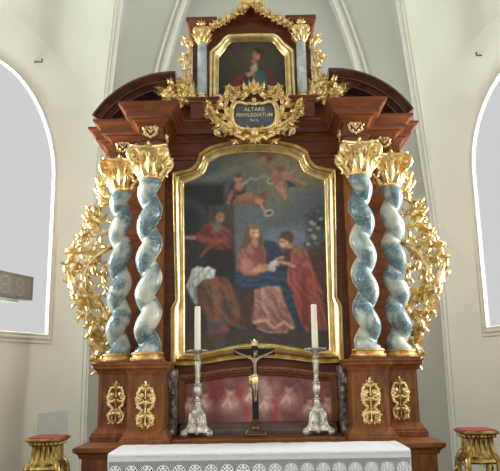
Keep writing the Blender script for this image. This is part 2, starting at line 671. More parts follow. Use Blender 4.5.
for i, sd in enumerate((-1, 1)):
    rb = MB()
    zz = [0.0, 1.0, 2.0, 2.3] + [2.3 + 4.4 * k / 24 for k in range(1, 25)]
    rb.tube([WL(sd, 0.0, z, 0.0) for z in zz], [0.016 + 0.016 * smooth01((z - 2.2) / 1.6) for z in zz], 8)
    rb.tube([WL(sd, 0.075, z, 0.004) for z in zz], [0.004 + 0.012 * smooth01((z - 2.6) / 1.0) for z in zz], 8)
    struct(rb, 'trim_%d' % (2 + i), M['stucco_white'])
    rg = MB()
    for R, r in ((0.764, 0.012), (0.735, 0.007)):
        rg.tube([WL(sd, 1.30 + R * math.cos(a * PI / 36), 5.05 + R * math.sin(a * PI / 36), 0.005) for a in range(73)], r, 8)
    struct(rg, 'trim_%d' % (9 + i), M['stucco_white'])

# ------------------------------------------------------------------ altar base
PLINTH_TOP = 1.15
root = thing('altar_plinth', 'broad walnut base block with moulded top carrying the whole altar', 'altar base', (0, -0.1, 0))
MB().box(-1.10, 1.10, -0.45, 0.44, 0.0, 1.10).build('body', M['walnut'], root)
MB().sweep_plan([(-1.10, 0.44), (-1.10, -0.45), (1.10, -0.45), (1.10, 0.44)],
                [(0, 1.075), (0.012, 1.08), (0.018, 1.10), (0.035, 1.115), (0.045, 1.12), (0.045, 1.145), (0.035, 1.15), (-0.3, 1.15)]).build('top_moulding', M['walnut'], root)
MB().box(-1.0, 1.0, -0.3, 0.42, 1.10, 1.148).build('top_slab', M['walnut'], root)

# table with cloth
tb = thing('altar_table', 'wooden altar table hidden under the white lace cloth', 'table', (0, -0.72, 0))
MB().box(-0.80, 0.80, -0.875, -0.50, 0.0, 1.05, 0.005).build('body', M['walnut'], tb)
MB().box(-0.825, 0.825, -0.885, -0.505, 1.05, 1.150, 0.004).build('tabletop', M['walnut'], tb)
cl = thing('altar_cloth', 'white altar cloth with lace border lying over the table front', 'tablecloth', (0, -0.72, 1.15))
mb = MB()
nx = 120
prof = [(-0.500, 1.1525), (-0.505, 1.163), (-0.60, 1.1635), (-0.75, 1.163), (-0.87, 1.1625), (-0.890, 1.160), (-0.898, 1.153), (-0.900, 1.14), (-0.901, 1.120), (-0.898, 1.119), (-0.896, 1.14), (-0.893, 1.1525), (-0.88, 1.154), (-0.6, 1.155), (-0.51, 1.154)]
rings = []
for i in range(nx + 1):
    x = -0.836 + 1.672 * i / nx
    w = 0.0013 * math.sin(x * 23) + 0.0009 * math.sin(x * 61 + 1)
    rings.append([(x, y - (w if z < 1.15 and y < -0.89 else 0), z + (w * 0.7 if z > 1.16 else 0)) for y, z in prof])
mb.loft(rings, True, True).build('linen_top', M['linen'], cl)
for sx in (-1, 1):
    MB().box(min(sx * 0.8285, sx * 0.833), max(sx * 0.8285, sx * 0.833), -0.898, -0.51, 0.86, 1.158).build('side_drop', M['linen'], cl)
lb = MB()
rings = []
for i in range(nx + 1):
    x = -0.836 + 1.672 * i / nx
    rings.append([(x, -0.9005 - 0.002 * math.sin(x * 19 + k * 0.4) * k / 10, 1.124 - 0.026 * k) for k in range(11)])
lb.loft(rings, False).build('lace_border', M['lace'], cl)
for z, r in ((1.1215, 0.0016), (1.147, 0.0012)):
    MB().tube([(x, -0.9025, z) for x in (-0.834, -0.4, 0, 0.4, 0.834)], r, 6).build('hem', M['linen'], cl)
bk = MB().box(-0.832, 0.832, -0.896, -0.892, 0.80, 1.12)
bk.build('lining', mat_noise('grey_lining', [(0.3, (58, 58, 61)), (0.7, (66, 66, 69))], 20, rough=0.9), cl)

# ledge (gradine) that carries crucifix and candlesticks
tag(MB().box(-0.555, 0.555, -0.45, -0.02, 1.15, 1.166).box(-0.55, 0.55, -0.43, -0.02, 1.164, 1.178, 0.004).build('altar_ledge', M['walnut']),
    'narrow brown wooden ledge behind the cloth under crucifix and candlesticks', 'ledge')


# ------------------------------------------------------------------ pedestals
def applique(cx, cz, y, H, W, kind=0):
    """pierced gilt mount: half is carved and mirrored about its axis"""
    h = MB()
    k = H / 2
    w = W / 2
    S = lambda *pts: [(a * w, b * k) for a, b in pts]
    r0, r1 = 0.0100, 0.0068
    h.scroll(S((0.05, 0.60), (0.55, 0.62), (0.80, 0.42), (0.95, 0.22)), r0, r1, (0.014, 0.9, -1), leaf=0.02, every=1.3, wl=0.8)
    h.scroll(S((0.06, 0.10), (0.5, 0.0), (0.95, 0.08), (0.9, 0.30), (0.5, 0.36)), r0, r1, (0.010, 0.8, 1), leaf=0.0)
    h.scroll(S((0.9, 0.05), (0.75, -0.18), (0.35, -0.30), (0.75, -0.5)), r0, r1, (0.012, 0.8, -1), leaf=0.02, every=1.2, wl=0.8)
    h.scroll(S((0.06, -0.50), (0.5, -0.52), (0.88, -0.62), (0.7, -0.86), (0.2, -0.98)), r0, r1, None, leaf=0.022, every=1.1, wl=0.8)
    for (u, v, an, L) in ((0.6, 0.45, 60, 0.03), (0.55, 0.12, 150, 0.026), (0.45, -0.12, -30, 0.03), (0.3, -0.42, 30, 0.032), (0.4, -0.7, -60, 0.03), (0.55, -0.9, -40, 0.028), (0.95, 0.18, 20, 0.022), (0.3, 0.5, 100, 0.03), (0.2, 0.3, 40, 0.034), (0.75, 0.3, 200, 0.03), (0.2, -0.05, 60, 0.034), (0.6, -0.35, 170, 0.03), (0.15, -0.6, 20, 0.034), (0.7, -0.65, 190, 0.03), (0.25, -0.85, -20, 0.03), (0.8, -0.1, -60, 0.024), (0.6, 0.6, 30, 0.026)):
        h.lf(u * w, v * k, -0.001, an, L, L * 0.7, 0.6, 0.2)
    h.lf(0.25 * w, 0.70 * k, 0, 62, 0.026, 0.018, 0.7)
    h.lf(0.9 * w, 0.0, 0, -20, 0.02, 0.015, 0.7)
    h.lf(0.85 * w, -0.5 * k, 0, -10, 0.02, 0.015, 0.9)
    m = h.both()
    m.lf(0, 0.62 * k, 0, 90, 0.40 * k, 0.45 * w * 1.3, 0, 0.1)
    m.lf(0, -0.15 * k, -0.002, 90, 0.35 * k, 0.5 * w, 0, 0.15)
    m.rosette(0, -0.38 * k, -0.002, 0.016, 6)
    m.rosette(0, 0.22 * k, -0.002, 0.014, 6)
    m.lf(0, -0.80 * k, 0, -90, 0.2 * k, 0.4 * w, 0, 0.1)
    m.tube([(0, 0, -0.9 * k), (0, 0, 0.62 * k)], 0.0045, 6)
    return m.moved(cx, y, cz)


def mount_frieze(cx, cz, y, R):
    h = MB()
    h.scroll([(0.02 * R, -0.75 * R), (0.5 * R, -0.5 * R), (0.85 * R, 0.0), (0.8 * R, 0.5 * R)], 0.13 * R, 0.07 * R, (0.24 * R, 0.8, 1), leaf=0.55 * R, every=0.9, wl=0.7)
    h.scroll([(0.05 * R, 0.0), (0.35 * R, 0.2 * R), (0.4 * R, 0.6 * R)], 0.09 * R, 0.05 * R, (0.18 * R, 0.8, 1), leaf=0.3 * R, every=1.0, wl=0.7)
    h.lf(0.2 * R, -0.6 * R, 0, -15, 0.7 * R, 0.34 * R, 0.8)
    m = h.both()
    m.lf(0, 0.25 * R, 0, 90, 0.85 * R, 0.4 * R, 0, 0.1)
    m.lf(0, -0.5 * R, 0, -90, 0.6 * R, 0.4 * R, 0, 0.15)
    m.rosette(0, -0.1 * R, -0.1 * R, 0.32 * R, 6)
    return m.moved(cx, y, cz)


def pedestal(sx, x0, x1, yf, yb, label, z0=PLINTH_TOP + 0.0015, inner=True):
    a, b = sorted((sx * x0, sx * x1))
    r = thing('column_pedestal', label, 'pedestal', ((a + b) / 2, (yf + yb) / 2, z0), 'column pedestals on the altar base')
    mb = MB().box(a, b, yf, yb, z0, 1.62)
    if not inner:
        mb.box(min(sx * 0.60, sx * x0), max(sx * 0.60, sx * x0), yf, -0.004, z0, 1.6602)
        mb.box(min(sx * 0.818, sx * x1), max(sx * 0.818, sx * x1), -0.004, 0.30, z0, 1.655)
    mb.build('body', M['walnut'], r, smooth=False)
    m, zlo, zhi = 0.022, 1.262, 1.572
    p = MB()
    o = [(a + m, zlo), (b - m, zlo), (b - m, zhi), (a + m, zhi)]
    i = [(a + m + 0.008, zlo + 0.008), (b - m - 0.008, zlo + 0.008), (b - m - 0.008, zhi - 0.008), (a + m + 0.008, zhi - 0.008)]
    p.loft([[(x, yf, z) for x, z in o], [(x, yf - 0.004, z) for x, z in o], [(x, yf - 0.004, z) for x, z in i], [(x, yf, z) for x, z in i]], True, False)
    p.build('panel_moulding', M['walnut'], r, smooth=False)
    if inner:
        plan = [(a, yb), (a, yf), (b, yf), (b, yb)]
    elif sx < 0:
        plan = [(a, 0.30), (a, yf), (b, yf)]
    else:
        plan = [(a, yf), (b, yf), (b, 0.30)]
    MB().sweep_plan(plan, [(0, z0 + 0.001), (0.042, z0 + 0.001), (0.042, z0 + 0.03), (0.034, z0 + 0.036), (0.034, z0 + 0.046), (0.022, z0 + 0.058), (0.008, z0 + 0.082), (0, z0 + 0.088)]).build('base_moulding', M['walnut'], r)
    MB().sweep_plan(plan, [(0, 1.582), (0.006, 1.584), (0.010, 1.602), (0.026, 1.618), (0.034, 1.624), (0.034, 1.640), (0.042, 1.646), (0.042, 1.660), (-0.06, 1.6602)]).build('cornice', M['walnut'], r)
    MB().box(a - 0.01, b + 0.01, yf - 0.01, yb, 1.655, 1.6602).build('top_slab', M['walnut'], r)
    cx = (a + b) / 2 + sx * (0.0 if inner else 0.004)
    applique(cx, 1.405, yf - 0.006, 0.295, 0.115).build('gilded_mount', M['gold'], r)


for sx, nm in ((-1, 'left'), (1, 'right')):
    pedestal(sx, 0.597, 0.828, -0.42, -0.175, 'walnut pedestal with gold openwork mount under the inner %s twisted column' % nm)
    pedestal(sx, 0.829, 1.085, -0.13, -0.004, 'walnut pedestal with gold openwork mount under the outer %s twisted column' % nm, inner=False)


# ------------------------------------------------------------------ capitals and columns
def capital(z0, z1, rb, half, cx, cy, parent, small=False):
    """composite capital: bell, two rows of acanthus, corner volutes, curved abacus, fleurons"""
    H = z1 - z0
    bell = MB().lathe([(rb * 1.02, z0), (rb * 1.12, z0 + 0.03 * H), (rb * 1.12, z0 + 0.07 * H), (rb * 0.98, z0 + 0.09 * H), (rb * 1.0, z0 + 0.4 * H), (rb * 1.15, z0 + 0.66 * H), (rb * 1.45, z0 + 0.85 * H), (rb * 1.4, z0 + 0.88 * H)], cx, cy, 24)
    parent = bell.build('capital', M['gold'], parent)
    lv = MB()
    for row, (n, zz, L, W, k, off) in enumerate(((8, 0.05, 0.40, 0.74, 1.03, 0), (8, 0.20, 0.52, 0.70, 1.0, 0.5), (8, 0.50, 0.30, 0.55, 1.12, 0), (8, 0.58, 0.26, 0.5, 1.2, 0.5))):
        for i in range(n):
            a = 2 * PI * (i + off) / n + PI / 8
            o = (cx + rb * k * math.cos(a), cy + rb * k * math.sin(a), z0 + zz * H)
            nn = Vector((math.cos(a), math.sin(a), 0))
            lv.leaf(o, (0.12 * nn.x, 0.12 * nn.y, 1), (-nn.y, nn.x, 0), nn, L * H, W * rb, 0.0, 0.62 if row == 0 else 0.55, 4)
    lv.build('acanthus_leaves', M['gold'], parent, sharp=30)
    for q in range(4):
        vo = MB()
        a = PI / 4 + PI / 2 * q
        d = Vector((math.cos(a), math.sin(a), 0))
        pts = []
        R = 0.20 * H
        c = Vector((cx, cy, z0 + 0.70 * H)) + d * (half * 1.17)
        for i in range(34):
            t = i / 33
            if t < 0.3:
                e = Vector((cx, cy, z0 + 0.5 * H)) + d * (rb * 1.0)
                f = c + Vector((0, 0, R))
                s_ = t / 0.3
                pts.append(tuple(e.lerp(f, s_) + Vector((0, 0, 0.12 * H * math.sin(PI * s_)))))
            else:
                s_ = (t - 0.3) / 0.7
                an = PI / 2 - s_ * 2 * PI * 1.4
                r = R * (1 - 0.75 * s_)
                pts.append(tuple(c + d * (r * math.cos(an)) + Vector((0, 0, r * math.sin(an)))))
        vo.tube(pts, [0.085 * H * (1.15 - 0.5 * i / 33) for i in range(34)], 8)
        vo.ball(tuple(c), 0.075 * H, 8, 6)
        s2 = Vector((-d.y, d.x, 0))
        vo.leaf(tuple(c + Vector((0, 0, -0.15 * H)) - d * 0.1 * H), tuple(Vector((0, 0, -1)) + d * 0.2), tuple(s2), tuple(d), 0.30 * H, 0.22 * H, 0, 0.2, 2)
        vo.build('volute', M['gold'], parent)
    ab = MB()
    rings = []
    for z, k in ((0.84, 0.90), (0.88, 0.97), (0.91, 0.97), (0.92, 1.04), (0.985, 1.06), (1.0, 1.03)):
        ring = []
        for q in range(4):
            a0 = PI / 4 + PI / 2 * q
            c0 = Vector((math.cos(a0), math.sin(a0))) * half * 1.36 * k
            c1 = Vector((math.cos(a0 + PI / 2), math.sin(a0 + PI / 2))) * half * 1.36 * k
            t0 = (c1 - c0).normalized()
            c0b, c1b = c0 + t0 * 0.10 * half, c1 - t0 * 0.10 * half
            inw = Vector((-math.cos(a0 + PI / 4), -math.sin(a0 + PI / 4)))
            for i in range(9):
                s_ = i / 8
                p = c0b.lerp(c1b, s_) + inw * (0.20 * half * math.sin(PI * s_))
                ring.append((cx + p.x, cy + p.y, z0 + z * H))
        rings.append(ring)
    ab.loft(rings, True, True).build('abacus', M['gold'], parent, sharp=30)
    for q in range(4):
        fl = MB()
        a = -PI / 2 + PI / 2 * q
        d = Vector((math.cos(a), math.sin(a), 0))
        s2 = Vector((-d.y, d.x, 0))
        o = Vector((cx, cy, z0 + 0.93 * H)) + d * half * 0.80
        for i in range(7):
            b_ = 2 * PI * i / 7 + PI / 2
            u = s2 * math.cos(b_) + Vector((0, 0, 1)) * math.sin(b_)
            v = -s2 * math.sin(b_) + Vector((0, 0, 1)) * math.cos(b_)
            fl.leaf(tuple(o), tuple(u), tuple(v), tuple(d), 0.17 * H, 0.13 * H, 0, 0.25, 2)
        fl.leaf(tuple(o), (0, 0, 1), tuple(s2), tuple(d), 0.28 * H, 0.15 * H, 0, 0.1, 2)
        fl.ball(tuple(o + d * 0.02 * H), 0.06 * H, 8, 6)
        fl.build('fleuron', M['gold'], parent)


def twisted_column(sx, cx, cy, label, hand, turns, ph, zt0, zt1, capz):
    z0 = 1.6605
    r = thing('twisted_column', label, 'column', (cx, cy, z0), 'twisted marble columns of the altar')
    MB().box(cx - 0.115, cx + 0.115, cy - 0.115, cy + 0.115, z0, z0 + 0.012, 0.002).build('foot_slab', M['walnut'], r)
    MB().lathe([(0.112, z0 + 0.012), (0.116, z0 + 0.018), (0.116, z0 + 0.030), (0.104, z0 + 0.036), (0.100, z0 + 0.042), (0.106, z0 + 0.047), (0.109, z0 + 0.056), (0.104, z0 + 0.064), (0.094, z0 + 0.068)], cx, cy, 40).build('base_ring', M['gold'], r)
    N = 200
    rings = []
    za, zb = z0 + 0.066, zt0 + 0.006
    for i in range(N + 1):
        t = i / N
        z = za + (zb - za) * t
        env = smooth01(t / 0.05) * smooth01((1 - t) / 0.05)
        a = hand * 2 * PI * turns * t + ph
        ring = []
        for j in range(36):
            b = 2 * PI * j / 36
            w = math.sqrt(math.cos((b - a) / 2) ** 2 + 0.006) ** 0.95
            rr = (0.038 + 0.057 * w) * (1 - 0.06 * t)
            rr = rr * env + (1 - env) * (0.090 if t < 0.5 else 0.078)
            ring.append((cx + rr * math.cos(b), cy + rr * math.sin(b), z))
        rings.append(ring)
    MB().loft(rings, True, True).build('shaft', M['marble'], r, sharp=60)
    capital(zt0, capz, 0.078, 0.125, cx, cy, r)


for sx, nm in ((-1, 'left'), (1, 'right')):
    twisted_column(sx, sx * 0.737 + 0.005, -0.255, 'blue and white twisted marble column with gold capital, inner one on the %s' % nm, -sx, 5.0, PI + 0.6 if sx > 0 else -0.6, 2.915, 3.150, 3.150)
    twisted_column(sx, sx * 1.008 + 0.012, 0.045, 'blue and white twisted marble column with gold capital, outer one on the %s' % nm, -sx, 5.0, (PI if sx > 0 else 0.0) + sx * 0.9, 2.915, 3.160, 3.160)

# ------------------------------------------------------------------ retable body
rt = thing('altar_backboard', 'reddish walnut backboard standing behind the columns and the main painting', 'backboard', (0, 0.1, 1.15))
bb = MB()
bb.box(-0.80, 0.80, 0.0, 0.42, 1.16, 3.148)
bb.build('centre_board', M['walnut_red'], rt, smooth=False)
for sx in (-1, 1):
    a, b = sorted((sx * 0.80, sx * 1.09))
    MB().box(a, b, 0.255, 0.43, 1.665, 3.148).build('side_board', M['walnut_red'], rt, smooth=False)
    a, b = sorted((sx * 0.66, sx * 0.80))
    MB().box(a, b, -0.035, 0.0, 1.668, 3.148, 0.004).build('pilaster_strip', M['walnut'], rt, smooth=False)

# entablature
FR0, FR1, CT = 3.152, 3.292, 3.425
half = [(0.0, -0.004), (0.634, -0.004), (0.634, -0.36), (0.80, -0.36), (0.80, -0.05), (1.05, -0.05), (1.05, 0.10), (1.125, 0.10), (1.125, 0.43)]
plan = [(-x, y) for x, y in reversed(half)] + half[1:]
en = thing('entablature', 'stepped walnut cornice and frieze resting on the four column capitals', 'cornice', (0, 0.1, FR0))
MB().sweep_plan(plan, [(0.0, FR0), (0.0, FR0 + 0.03), (0.012, FR0 + 0.034), (0.012, FR0 + 0.044), (0.0, FR0 + 0.05), (0.0, FR1)]).build('frieze', M['walnut_red'], en, sharp=30)
MB().sweep_plan(plan, [(0.0, FR1 - 0.012), (0.010, FR1 - 0.010), (0.014, FR1 + 0.004), (0.034, FR1 + 0.024), (0.044, FR1 + 0.028), (0.044, FR1 + 0.036), (0.074, FR1 + 0.040), (0.078, FR1 + 0.072), (0.086, FR1 + 0.076), (0.098, FR1 + 0.098), (0.118, FR1 + 0.112), (0.126, FR1 + 0.116), (0.126, CT - 0.002), (0.116, CT), (-0.08, CT + 0.001)]).build('cornice_moulding', M['walnut_red'], en, sharp=30)
tp = MB()
for q in (half, [(-x, y) for x, y in half]):
    pass
for (x0, x1, y0) in ((-0.64, 0.64, 0.002), (-0.80, -0.634, -0.36), (0.634, 0.80, -0.36), (-1.05, -0.79, -0.05), (0.79, 1.05, -0.05), (-1.125, -1.04, 0.10), (1.04, 1.125, 0.10)):
    tp.box(x0 - 0.02, x1 + 0.02, y0 - 0.02, 0.43, CT - 0.02, CT)
    tp.box(x0 + 0.003, x1 - 0.003, y0 + 0.003, 0.43, FR0 + 0.001, FR0 + 0.02)
tp.build('core', M['walnut_red'], en, smooth=False)
for sx in (-1, 1):
    mount_frieze(sx * 0.717, 3.246, -0.366, 0.052).build('gilded_mount', M['gold'], en)
    mount_frieze(sx * 0.975, 3.246, -0.056, 0.050).build('gilded_mount', M['gold'], en)
    mm = mount_frieze(0, 0, 0, 0.05).mapped(lambda x, y, z, sx=sx: (sx * (0.634) - sx * 0.004 + sx * y * 1.0, -0.19 + x * sx, 3.246 + z))
    mm.build('gilded_mount', M['gold'], en)


# segmental pediments
def pediment(sx, nm):
    root = thing('pediment_segment', 'dark curved pediment segment on the %s end of the cornice' % nm, 'pediment', (sx * 0.9, 0.0, CT), 'curved pediment segments')
    cx, cz, R = 0.59, 3.100, 0.700
    a0, a1 = rad(31), rad(91.5)
    N = 28
    prof = [(0.0, 0.28), (0.0, -0.16), (-0.012, -0.185), (-0.026, -0.185), (-0.034, -0.165), (-0.062, -0.140), (-0.070, -0.140), (-0.074, -0.120), (-0.098, -0.095), (-0.106, -0.095), (-0.106, 0.28)]
    rings = []
    for i in range(N + 1):
        a = a0 + (a1 - a0) * i / N
        rings.append([(sx * (cx + (R + o) * math.cos(a)), y, cz + (R + o) * math.sin(a)) for o, y in prof])
    if sx < 0:
        rings = [list(reversed(r)) for r in rings]
    MB().loft(rings, True, True).build('curved_cornice', M['wood_dark'], root, sharp=30)
    out = [(sx * (cx + (R - 0.1) * math.cos(a0 + (a1 - a0) * i / N)), cz + (R - 0.1) * math.sin(a0 + (a1 - a0) * i / N)) for i in range(N + 1)]
    out = [q for q in out if q[1] > CT + 0.002] + [(sx * 0.60, CT + 0.002)]
    if sx < 0:
        out = list(reversed(out))
    MB().prism(out, 0.02, 0.26).build('tympanum', M['wood_dark'], root, smooth=False)
    c = MB().scroll([(sx * 0.76, CT + 0.01), (sx * 0.77, CT + 0.09), (sx * 0.72, CT + 0.165)], 0.03, 0.018, (0.04, 1.1, sx), y=-0.02, flat=1.6)
    c.build('scroll_console', M['wood_dark'], root)


pediment(-1, 'left')
pediment(1, 'right')

# ------------------------------------------------------------------ paint on canvas
def vnoise(x, y, seed, sc_):
    r = np.random.RandomState(seed)
    g = r.rand(64, 64)
    u, v = x / sc_ % 63, y / sc_ % 63
    i, j = u.astype(int), v.astype(int)
    fu, fv = u - i, v - j
    fu, fv = fu * fu * (3 - 2 * fu), fv * fv * (3 - 2 * fv)
    return (g[i, j] * (1 - fu) * (1 - fv) + g[(i + 1) % 64, j] * fu * (1 - fv) + g[i, (j + 1) % 64] * (1 - fu) * fv + g[(i + 1) % 64, (j + 1) % 64] * fu * fv)


class Painter:
    """an artwork of soft strokes evaluated at points given in picture units"""

    def __init__(s, x, y, bg):
        s.x, s.y = x, y
        s.c = np.zeros((len(x), 3)) + np.array(bg, float)

    def mix(s, m, col, col2=None, ang=90, ext=None):
        col = np.array(col, float)
        if col2 is not None:
            a = rad(ang)
            w = m > 0.05
            if w.any():
                p = s.x * math.cos(a) + s.y * math.sin(a)
                lo, hi = p[w].min(), p[w].max()
                t = np.clip((p - lo) / max(hi - lo, 1e-6), 0, 1)[:, None]
                col = col * (1 - t) + np.array(col2, float) * t
        s.c = s.c * (1 - m[:, None]) + col * m[:, None]

    def ell(s, cx, cy, rx, ry, col, rot=0, soft=0.25, op=1.0, col2=None, ang=90):
        a = rad(rot)
        dx, dy = s.x - cx, s.y - cy
        u = (dx * math.cos(a) + dy * math.sin(a)) / rx
        v = (-dx * math.sin(a) + dy * math.cos(a)) / ry
        d = np.sqrt(u * u + v * v)
        s.mix(np.clip((1 + soft - d) / (2 * soft), 0, 1) * op, col, col2, ang)

    def poly(s, pts, col, soft=1.0, op=1.0, col2=None, ang=90, folds=None):
        pts = np.array(pts, float)
        inside = np.zeros(len(s.x), bool)
        dmin = np.full(len(s.x), 1e9)
        n = len(pts)
        for i in range(n):
            x0, y0 = pts[i]
            x1, y1 = pts[(i + 1) % n]
            if abs(y1 - y0) > 1e-9:
                c = ((y0 > s.y) != (y1 > s.y)) & (s.x < (x1 - x0) * (s.y - y0) / (y1 - y0) + x0)
                inside ^= c
            L2 = (x1 - x0) ** 2 + (y1 - y0) ** 2 + 1e-9
            t = np.clip(((s.x - x0) * (x1 - x0) + (s.y - y0) * (y1 - y0)) / L2, 0, 1)
            dmin = np.minimum(dmin, np.hypot(s.x - x0 - t * (x1 - x0), s.y - y0 - t * (y1 - y0)))
        sd = np.where(inside, dmin, -dmin)
        m = np.clip(sd / (2 * soft) + 0.5, 0, 1) * op
        s.mix(m, col, col2, ang)
        if folds:      # drapery: brush strokes running along one direction
            fa, wl, amp = folds
            u = s.x * math.cos(rad(fa) + PI / 2) + s.y * math.sin(rad(fa) + PI / 2)
            v = s.x * math.cos(rad(fa)) + s.y * math.sin(rad(fa))
            w = np.sin(2 * PI * (u / wl + 1.1 * vnoise(s.x + 31, s.y + 17, 77, 9.0) + 0.03 * v))
            s.c = s.c * (1 + (amp * w * m)[:, None] * np.array([1.0, 1.05, 1.1]))

    def line(s, pts, w, col, soft=0.6, op=1.0):
        m = np.zeros(len(s.x))
        for (x0, y0), (x1, y1) in zip(pts, pts[1:]):
            L2 = (x1 - x0) ** 2 + (y1 - y0) ** 2 + 1e-9
            t = np.clip(((s.x - x0) * (x1 - x0) + (s.y - y0) * (y1 - y0)) / L2, 0, 1)
            d = np.hypot(s.x - x0 - t * (x1 - x0), s.y - y0 - t * (y1 - y0))
            m = np.maximum(m, np.clip((w / 2 + soft - d) / (2 * soft), 0, 1))
        s.mix(m * op, col)

    def grain(s, amt, seed, sc_=3.0):
        k = (vnoise(s.x, s.y, seed, sc_) - 0.5) * 0.6 + (vnoise(s.x, s.y, seed + 1, sc_ * 3) - 0.5) * 0.4
        s.c = s.c * (1 + amt * 2 * k[:, None])


PAINT_GAIN = 1.0


def canvas(name, x0, x1, z0, z1, y, step, keep, topx, art, parent, gain):
    nx, nz = int((x1 - x0) / step) + 1, int((z1 - z0) / step) + 1
    X, Z = np.meshgrid(np.linspace(x0, x1, nx), np.linspace(z0, z1, nz))
    X, Z = X.ravel(), Z.ravel()
    vs = np.stack([X, np.full_like(X, y), Z], 1)
    fs = []
    kp = keep(X, Z)
    for j in range(nz - 1):
        for i in range(nx - 1):
            a = j * nx + i
            if kp[a] and kp[a + 1] and kp[a + nx] and kp[a + nx + 1]:
                fs.append((a, a + 1, a + nx + 1, a + nx))
    used = sorted({i for f in fs for i in f})
    mp = {u: k for k, u in enumerate(used)}
    mb = MB()
    mb.v = [tuple(vs[u]) for u in used]
    mb.f = [tuple(mp[i] for i in f) for f in fs]
    px, py = topx(X[used], Z[used])
    c = np.clip(art(px, py) * gain, 0, 250) / 255
    lin = np.where(c <= 0.04045, c / 12.92, ((c + 0.055) / 1.055) ** 2.4)
    o = mb.build(name, M['canvas'], parent, smooth=False)
    at = o.data.color_attributes.new('paint', 'FLOAT_COLOR', 'POINT')
    at.data.foreach_set('color', np.concatenate([lin, np.ones((len(lin), 1))], 1).astype(np.float32).ravel())
    sld = o.modifiers.new('thickness', 'SOLIDIFY')
    sld.thickness = 0.006
    sld.offset = -1
    return o


def to_picture(Y):
    """picture units of a painting hanging in the plane y = Y"""
    def f(X, Z):
        dx, dy, dz = X - CAM.x, Y - CAM.y, Z - CAM.z
        w = dx * FW.x + dy * FW.y + dz * FW.z
        u = dx * RT.x + dy * RT.y + dz * RT.z
        v = dx * UP.x + dy * UP.y + dz * UP.z
        return 250 + F_PX * u / w, 235.5 - F_PX * v / w
    return f


def inside_poly(poly):
    def f(X, Z):
        r = np.zeros(len(X), bool)
        n = len(poly)
        for i in range(n):
            x0, z0 = poly[i]
            x1, z1 = poly[(i + 1) % n]
            if abs(z1 - z0) > 1e-9:
                r ^= ((z0 > Z) != (z1 > Z)) & (X < (x1 - x0) * (Z - z0) / (z1 - z0) + x0)
        return r
    return f


exec_art = {}


